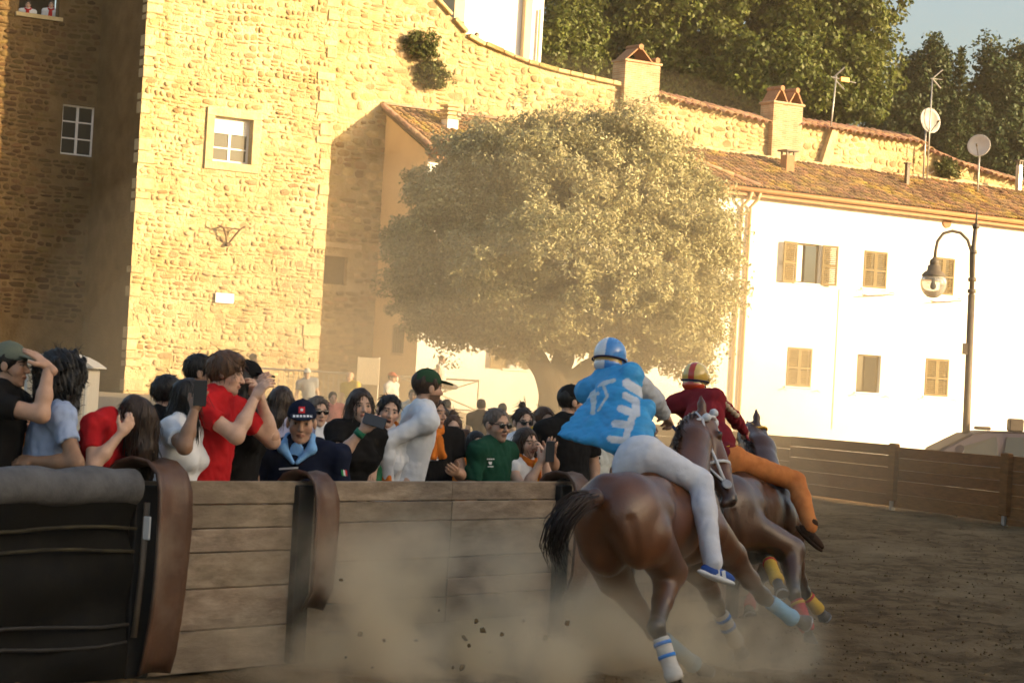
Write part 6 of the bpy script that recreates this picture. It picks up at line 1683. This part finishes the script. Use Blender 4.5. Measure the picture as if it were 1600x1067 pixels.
    for sg in (-1, 1):
        m = MB(); m.tube([h(.06 * sg, -.06, .0), h(.096 * sg, -.05, .12), h(.092 * sg, -.07, .3), h(.07 * sg, -.045, .56), h(.058 * sg, -.03, .8)], .011, 6); m.build('cheekpiece', bm2, root, True)
        m = MB(); m.lathe(h(.064 * sg, -.03, .82), [(.030, 0), (.036, .004), (.036, .008), (.030, .012)], 14, np.stack([f, a, rs])); m.build('bit_ring', M_SHOE, root)
    return dict(root=root, q=q, h=h, rt=rt, fw=fw, up=up, bit={sg: h(.066 * sg, -.03, .82) for sg in (-1, 1)})

M_BWHITE = cloth('bandage_white', (.62, .58, .52)); M_BBLUE = cloth('bandage_blue', (.20, .42, .62)); M_BYEL = cloth('bandage_yellow', (.62, .38, .06)); M_BRED = cloth('bandage_red', (.46, .04, .06)); M_STRB = pm('stripe_blue', (.04, .22, .62), rough=.7); M_STRR = pm('stripe_red', (.5, .03, .03), rough=.7)
M_WLEATH = pm('white_bridle', (.66, .66, .66), rough=.45); M_YLEATH = pm('yellow_bridle', (.62, .34, .04), rough=.5); M_REDL = pm('red_strap', (.45, .05, .06), rough=.5)
W2 = (M_BWHITE, [(M_STRB, .36), (M_STRB, .62)]); BL = (M_BBLUE, []); YL = (M_BYEL, [(M_STRR, .34)]); RD = (M_BRED, [(M_BYEL, .34)])
h1 = horse('reddish bay horse galloping with blue and white leg bandages', (972, 818, 13.75), 25, 16, 13.8, None,
    {'RH': [(1046, 893, 13.98), (1026, 978, 13.62), (1052, 1054, 13.55), (1068, 1094, 13.62, W2)],
     'LH': [(962, 905, 14.05), (1022, 985, 14.25), (1082, 1036, 14.45), (1108, 1054, 14.5, BL)],
     'RF': [(1142, 868, 14.85), (1192, 931, 15.1), (1236, 964, 15.25), (1262, 974, 15.3, BL)],
     'LF': [(1098, 895, 15.1), (1119, 945, 15.3), (1149, 1000, 15.42), (1160, 1026, 15.45, W2)]},
    ((1096, 652, 15.30), (1146, 790, 14.95), (.35, -.93, 0), (.9, .3, .3)), (.135, .047, .016), (.030, .016, .010), (M_WLEATH, M_WLEATH),
    ([(928, 778, 13.42), (903, 786, 13.28), (876, 812, 13.2), (864, 850, 13.2), (878, 890, 13.25)], [.05, .08, .085, .06, .02], [(.06, .022, .010), (.006, .005, .005)]), 5, .94)
h2 = horse('dark brown horse running ahead with yellow and red leg bandages', (1130, 806, 17.3), 24, 16, 17, None,
    {'RH': [(1236, 860, 17.35), (1240, 925, 17.1), (1260, 978, 17.0), (1267, 1008, 17.05, RD)],
     'LH': [(1176, 860, 17.4), (1198, 868, 17.3), (1213, 905, 17.0), (1222, 928, 16.85, YL)],
     'RF': [(1238, 880, 18.6), (1256, 925, 18.7), (1277, 950, 18.75), (1290, 966, 18.8, YL)],
     'LF': [(1190, 890, 18.7), (1176, 920, 18.9), (1170, 945, 18.7), (1172, 962, 18.6, RD)]},
    ((1180, 668, 19.1), (1212, 770, 18.8), (.4, -.9, 0), (.9, .3, .3)), (.095, .038, .017), (.022, .015, .011), (M_YLEATH, M_YLEATH),
    ([(1120, 790, 16.8), (1112, 800, 16.7), (1105, 830, 16.65), (1104, 870, 16.7), (1110, 900, 16.7)], [.05, .08, .09, .07, .03], [(.03, .018, .012), (.012, .009, .008)]), 9, .97)

def helmet(i, colf, band):
    c, R, F, U, k = i['c'], i['R'], i['F'], i['U'], i['k']; q = lambda x, y, z: c + (R * x + F * y + U * z) * k; A = np.stack([R, F, U])
    V, Q = sdf([ell(q(0, -.012, .028), np.array([.112, .134, .122]) * k, A, .01, cuts=[(q(0, -.02, -.055), -nrm(U + F * .15))]), cone(q(-.07, .1, .03), q(.07, .1, .03), .03, .03, .03), ell(q(0, -.05, -.06), np.array([.095, .085, .05]) * k, A, .03)], .0062)
    L = (V - c) / k; C = colf(L @ R, L @ F, L @ U); o = mk('helmet', V, Q, pm('helmet_paint', (1, 1, 1), rough=.22, spec=.6, attr=True, coat=.4), i['root'], True, cols=C)
    m = MB(); m.tube([q(.116 * math.cos(t_), -.012 + .138 * math.sin(t_), -.012 + .012 * math.sin(t_)) for t_ in np.linspace(0, 2 * math.pi, 28)], .006, 6, False); m.build('goggle_strap', band, i['root'], True)
    m = MB()
    for sg in (-1, 1): m.tube([q(.095 * sg, .0, -.05), q(.07 * sg, .05, -.11), q(0, .06, -.135)], .006, 5)
    m.build('chin_strap', band, i['root'])

C_TRW = cloth('rider_white', (.66, .66, .69), (.56, .57, .63)); C_SLV = cloth('rider_sleeve', (.50, .51, .53)); C_TRO = cloth('rider_orange', (.66, .24, .07), (.54, .17, .05)); C_MAR = cloth('rider_maroon', (.24, .022, .028), (.17, .016, .022))
# ---- rider in blue
r1 = person('jockey in blue jacket and white trousers on the bay horse', P(953, 562, 14.95), 0, 14.6, 165, SK_M, None, None, C_TRW, bx=h1['q'](-.03, .03, .40), tyaw=150, pitch=18, roll=0, s=1.0, level=.6, tw=.022, twr=.0075, name='person', gz=0, group='race jockeys',
    legs={1: (h1['q'](.31, .17, .17), h1['q'](.345, -.03, -.36)), -1: (h1['q'](-.31, .36, .14), h1['q'](-.34, .1, -.36))}, arms={'R': (1058, 672, .62, np.array([.8, -.4, -.3]), np.array([.3, .8, -.3]), np.array([.4, -.2, .8])), 'L': (1032, 690, .75)}, hand_curl=1.0, seed=31)
helmet(r1, lambda x, y, z: np.where((x > -.005)[:, None], np.array([.07, .26, .60]), np.array([.70, .71, .72])) * 1.0 * np.where((np.abs(z + .035) < .016) & (y < -.05), 0, 1)[:, None] + np.where((np.abs(z + .035) < .016) & (y < -.05), 1, 0)[:, None] * np.array([.42, .24, .04]), pm('navy_strap', (.02, .02, .06), rough=.6))
# jacket: fitted back plus a flap filled by the wind
Nb, t, TF, TR, s, lv = r1['Nb'], r1['t'], r1['TF'], r1['TR'], r1['s'], r1['lv']; A = r1['A']
pr = [ell(lv(0, -.01, .36), np.array([.19, .15, .21]) * s, A, .06), ell(lv(0, -.01, .18), np.array([.17, .145, .18]) * s, A, .06), cone(r1['sh'][-1], r1['sh'][1], .085, .085, .05), cone(r1['sh'][1], Nb, .07, .07, .05), cone(r1['sh'][-1], Nb, .07, .07, .05)]
Aa = [P(955, 606, 14.72), P(960, 640, 14.55), P(968, 672, 14.42), P(985, 694, 14.33)]; Bb = [P(928, 618, 14.72), P(900, 646, 14.65), P(874, 678, 14.6), P(908, 688, 14.45)]
for j in range(13):
    u = j / 12 * 3; j0 = min(int(u), 2); w = u - j0
    a_, b_ = Aa[j0] * (1 - w) + Aa[j0 + 1] * w, Bb[j0] * (1 - w) + Bb[j0 + 1] * w
    pr.append(cone(a_, b_, .055, .016, .035))
for (x, y, Zz) in ((1008, 640, 14.5), (1004, 670, 14.4), (995, 690, 14.32), (960, 690, 14.36)): pr.append(ell(P(x, y, Zz), np.array([.07, .06, .07]), None, .06))
V, Q = sdf(pr, .0085, (lambda f1, f2: (lambda X, Y, Z: 1.5 * (.3 - np.abs(f1(X, Y, Z))) + .4 * f2(X, Y, Z)))(wob(5, 30, (.6, 1, 1.2)), wob(6, 70, (.6, 1, 1.2))), .012)
px = proj(V); C = np.tile(np.array([.05, .34, .66]), (len(V), 1))
def capsule(x0, y0, x1, y1, r):
    a_, b_ = np.array([860 + x0 / 4.446, 520 + y0 / 4.446]), np.array([860 + x1 / 4.446, 520 + y1 / 4.446]); d = b_ - a_
    tt = np.clip(((px - a_) @ d) / (d @ d), 0, 1); return np.linalg.norm(px - a_ - tt[:, None] * d, axis=1) < r / 4.446
cam_side = np.zeros(len(V), bool); bv = BVHTree.FromPolygons([tuple(v) for v in V], [tuple(int(i_) for i_ in q_) for q_ in Q])
ctr = (V[:, 1] < np.interp(px[:, 0], [870, 940, 1010], [14.75, 14.7, 14.8]))
wmask = np.zeros(len(V), bool)
for cp_ in ((530, 350, 640, 420, 32), (520, 435, 600, 480, 24), (590, 470, 600, 560, 26), (490, 525, 580, 560, 27), (575, 560, 550, 660, 24), (450, 630, 550, 640, 27), (545, 640, 520, 760, 24), (415, 735, 520, 750, 24), (520, 740, 515, 790, 20)): wmask |= capsule(*cp_)
em = np.zeros(len(V), bool)
for cp_ in ((290, 400, 300, 480, 22), (300, 480, 295, 555, 16), (330, 360, 440, 330, 15), (370, 370, 395, 440, 10), (395, 440, 330, 540, 8), (260, 440, 330, 420, 12)): em |= capsule(*cp_)
C[wmask & ctr] = (.66, .67, .69); C[em & ctr] = (.55, .60, .60)
mk('jacket', V, Q, pm('cloth_silk', (1, 1, 1), (.8, .82, .85), scale=10, rough=.55, spec=.3, attr=True, bump=.25, bscale=24, bdist=.012), r1['root'], True, cols=C)
q = r1['arm'][1]; V, Q = sdf([cone(q[0], q[1], .078, .070, .03), cone(q[1], q[1] + (q[2] - q[1]) * .75, .068, .05, .03)], .009, wob(9, 55), .008); mk('sleeve', V, Q, C_SLV, r1['root'], True)
q = r1['arm'][-1]; V, Q = sdf([cone(q[0], q[1], .07, .06, .03), cone(q[1], q[1] + (q[2] - q[1]) * .75, .06, .045, .03)], .01, wob(9, 55), .006); mk('sleeve', V, Q, C_SLV, r1['root'], True)
# white and blue trainers replace plain shoes
for o in list(r1['root'].children):
    if o.name.startswith('shoes'): bpy.data.objects.remove(o)
def trainer(i, ft, dirv, sole, upper, fl):
    d = nrm(dirv); u_ = nrm(UP - d * (UP @ d)); r_ = np.cross(d, u_); Ax = np.stack([r_, d, u_])
    V, Q = sdf([ell(ft + d * .055 - u_ * .075, np.array([.048, .145, .026]), Ax, .015)], .008); so = mk('shoe_sole', V, Q, sole, i['root'], True)
    V, Q = sdf([ell(ft + d * .06 - u_ * .05, np.array([.042, .13, .036]), Ax, .02), cone(ft - u_ * .04, ft + u_ * .03, .045, .04, .03)], .008); mk('shoe', V, Q, upper, i['root'], True)
    for k in range(2): m = MB(); m.box(ft + d * (.03 + .045 * k) - u_ * .048 + r_ * .041, .008, .026, .05, np.stack([r_, nrm(d + u_ * .5), nrm(u_ - d * .5)])); m.build('shoe_flash', fl, so)
trainer(r1, h1['q'](.345, -.03, -.36), P(1150, 893, 14.5) - P(1115, 880, 14.42), C_WHITE, pm('blue_suede', (.03, .09, .36), (.02, .07, .28), rough=.7), C_WHITE)
trainer(r1, h1['q'](-.34, .1, -.36), h1['fw'], C_WHITE, MATS['blue_suede'], C_WHITE)
def rein(h, sg, hand, mats, name='rein'):
    b = h['bit'][sg]; mid = (b + hand) / 2 - UP * .03
    m = MB(); m.tube([b, b * .65 + mid * .35, mid], .009, 6); m.build(name, mats[0], h['root'], True)
    m = MB(); m.tube([mid, mid * .4 + hand * .6, hand], .010, 6); m.build(name, mats[1], h['root'], True)
wr_ = r1['arm'][1][2] + r1['hand'][1][0] * .08
rein(h1, 1, wr_, (M_WLEATH, pm('navy_rein', (.05, .08, .2), rough=.6))); rein(h1, -1, r1['arm'][-1][2] + r1['hand'][-1][0] * .08, (M_WLEATH, MATS['navy_rein']))
# white sheepskin tufts on the bridle
for (x, y, z) in ((.06, .06, .02), (-.06, .06, .02), (0, .075, .08), (.1, -.02, .1)):
    V, Q = sdf([ell(h1['h'](x, y, z), np.array([.03, .03, .03]), None, .01)], .008, wob(3, 120), .006); mk('bridle_tuft', V, Q, M_WLEATH, h1['root'], True)
# ---- rider in maroon
r2 = person('jockey in maroon jacket and orange trousers on the dark horse', P(1087, 594, 18.55), 0, 18.2, 158, SK_M, None, C_MAR, C_TRO, bx=h2['q'](-.10, .06, .40), tyaw=150, pitch=10, s=1.0, level=.8, tw=.020, twr=.0075, gz=0, group='race jockeys', sleeve=1.3, wide=1.12, wr=.012,
    legs={1: (h2['q'](.35, .36, .16), h2['q'](.46, .12, -.22)), -1: (h2['q'](-.31, .36, .14), h2['q'](-.34, .1, -.3))}, arms={'R': (1170, 682, .55, np.array([.9, -.3, -.2])), 'L': (1140, 690, .8)}, hand_curl=1.0, seed=32)
def col2(x, y, z):
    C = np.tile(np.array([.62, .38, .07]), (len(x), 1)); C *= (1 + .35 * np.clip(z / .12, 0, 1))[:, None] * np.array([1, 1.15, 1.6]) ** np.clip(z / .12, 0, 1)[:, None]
    C[np.abs(x) < .026] = (.50, .05, .02); C[z < -.045] = (.55, .06, .02); C[np.abs(z + .03) < .008] = (.03, .02, .02); return C
helmet(r2, col2, pm('navy_strap', (.02, .02, .06)))
for o in list(r2['root'].children):
    if o.name.startswith('shoes'): bpy.data.objects.remove(o)
M_BOOT = cloth('brown_suede', (.055, .03, .018))
trainer(r2, h2['q'](.46, .12, -.22), P(1280, 842, 17.7) - P(1252, 815, 17.75), M_BOOT, M_BOOT, M_BOOT); trainer(r2, h2['q'](-.34, .1, -.3), h2['fw'], M_BOOT, M_BOOT, M_BOOT)
q = r2['arm'][1]
for k in range(5):
    c_ = q[0] + (q[1] - q[0]) * (.25 + .17 * k); V, Q = sdf([ell(c_ + np.array([.03, -.05, .0]), np.array([.028, .03, .022]), None, .01)], .008); mk('sleeve_lace', V, Q, cloth('cream_lace', (.66, .52, .34)), r2['root'], True)
V, Q = sdf([ell(r2['Pc'] + r2['t'] * .03, np.array([.19, .15, .035]), r2['A'], .03)], .01, wob(7, 60), .005); mk('jacket_hem', V, Q, C_YELB, r2['root'], True)
rein(h2, 1, r2['arm'][1][2], (M_REDL, M_REDL)); rein(h2, -1, r2['arm'][-1][2], (M_REDL, M_REDL))
# ---- clods thrown up by the hooves
g = np.random.default_rng(44); cl_v = []
for v_ in range(5):
    V = ICV * np.random.default_rng(v_).uniform(.6, 1.3, (12, 1)); me = bpy.data.meshes.new('flying_clod'); me.from_pydata([tuple(x) for x in V], [], [tuple(int(i_) for i_ in f_) for f_ in ICF]); me.update(); me.materials.append(M_CLOD); cl_v.append(me)
spots = [(533, 906), (562, 990), (540, 1026), (686, 953), (744, 970), (755, 985), (726, 996), (733, 1008), (766, 1018), (722, 1042), (707, 1043), (852, 996), (818, 969), (784, 990), (873, 1033), (582, 1042), (886, 973), (650, 1000), (740, 1057), (600, 1000), (910, 1010), (122, 445)]
for n, (x, y) in enumerate(spots):
    Zc = g.uniform(12.9, 14.0); o = bpy.data.objects.new('flying_clod', cl_v[n % 5]); COL.objects.link(o); o.location = tuple(P(x, y, Zc)); s_ = g.uniform(.009, .02); o.scale = (s_ * g.uniform(.6, 1.2), s_, s_ * g.uniform(.6, 1.4)); o.rotation_euler = tuple(g.uniform(0, 6, 3))
    tag(o, 'small dark clod of dirt thrown up by the hooves', 'dirt clod', 'clods flying above the track')
# ================================================================== dust in the air
def volume_mat(name, col, dens, centre=None, size=None, noise=None, aniso=0.2):
    m = bpy.data.materials.new(name); m.use_nodes = True; nt = m.node_tree; nt.nodes.clear(); N = nt.nodes; L = nt.links
    out = N.new('ShaderNodeOutputMaterial'); pv = N.new('ShaderNodeVolumePrincipled')
    pv.inputs['Color'].default_value = (*col, 1); pv.inputs['Density'].default_value = dens; pv.inputs['Anisotropy'].default_value = aniso
    L.new(pv.outputs[0], out.inputs['Volume'])
    if centre is not None:
        def mth(op, a, b=None, c=None):
            x = N.new('ShaderNodeMath'); x.operation = op
            for i, q in enumerate((a, b, c)):
                if q is None: continue
                if isinstance(q, (int, float)): x.inputs[i].default_value = q
                else: L.new(q, x.inputs[i])
            return x.outputs[0]
        geo = N.new('ShaderNodeNewGeometry')
        sub = N.new('ShaderNodeVectorMath'); sub.operation = 'SUBTRACT'; sub.inputs[1].default_value = centre; L.new(geo.outputs['Position'], sub.inputs[0])
        dv = N.new('ShaderNodeVectorMath'); dv.operation = 'DIVIDE'; dv.inputs[1].default_value = size; L.new(sub.outputs[0], dv.inputs[0])
        ln = N.new('ShaderNodeVectorMath'); ln.operation = 'LENGTH'; L.new(dv.outputs[0], ln.inputs[0])
        f = mth('MAXIMUM', mth('SUBTRACT', 1.0, ln.outputs['Value']), 0.0)
        f = mth('SMOOTHSTEP', f, 0, 1) if False else mth('MULTIPLY', f, f)
        if noise:
            t = N.new('ShaderNodeTexNoise'); t.inputs['Scale'].default_value = noise[0]; t.inputs['Detail'].default_value = noise[3] if len(noise) > 3 else 3; L.new(geo.outputs['Position'], t.inputs['Vector'])
            r = N.new('ShaderNodeMapRange'); r.inputs[1].default_value = noise[1]; r.inputs[2].default_value = noise[2]; L.new(t.outputs['Fac'], r.inputs[0])
            f = mth('MULTIPLY', f, r.outputs[0])
        L.new(mth('MULTIPLY', f, dens), pv.inputs['Density'])
    return m
m = MB(); m.box((0, 70, 13.5), 146, 206, 30)
hz = m.build('haze', volume_mat('dusty_air', (1.0, .84, .58), 0.0004)); tag(hz, 'thin warm dusty evening air over the whole square', 'haze', kind='stuff')
def cloud(label, c, r, dens, noise, col=(.995, .88, .66), step=None):
    bm = bmesh.new(); bmesh.ops.create_icosphere(bm, subdivisions=3, radius=1.0)
    V = np.array([v.co[:] for v in bm.verts]); F = np.array([[v.index for v in f.verts] for f in bm.faces]); bm.free()
    V = V * np.array(r) * 1.02 + np.array(c); V[:, 2] = np.maximum(V[:, 2], 0.0)
    mt = volume_mat('airborne_dust', col, dens, tuple(c), tuple(r), noise)
    o = mk('dust_cloud', V, F, mt); tag(o, label, 'dust', kind='stuff'); return o
for c, r, d_ in (((.4, 47, 1.0), (10, 18, 7.2), .0062), ((.4, 46.5, .8), (9, 17, 5.6), .0080), ((.3, 46, .6), (8, 15, 4.2), .0100), ((.2, 45, .5), (7, 13.5, 3.0), .012), ((.0, 44, .3), (6, 12, 2.0), .016)):
    bm = bmesh.new(); bmesh.ops.create_icosphere(bm, subdivisions=4, radius=1.0)
    V = np.array([v.co[:] for v in bm.verts]) * np.array(r) + np.array(c); F = np.array([[v.index for v in f.verts] for f in bm.faces]); bm.free(); V[:, 2] = np.maximum(V[:, 2], -.3)
    o = mk('dust_cloud', V, F, volume_mat('golden_dust', (1.0, .82, .54), d_)); tag(o, 'sunlit golden dust drifting over the square behind the crowd', 'dust', kind='stuff')
cl = P(700, 960, 13.6); cloud('pale dust kicked up along the plank barrier behind the horses', (cl[0], 13.9, .15), (2.1, 1.6, 1.0), 14.0, (1.9, .47, .63, 7))
cl = P(1080, 980, 14.6); cloud('pale dust kicked up around the hooves of the rear horse', (cl[0], 14.9, .1), (1.1, 1.5, .85), 12.0, (2.3, .47, .63, 7))
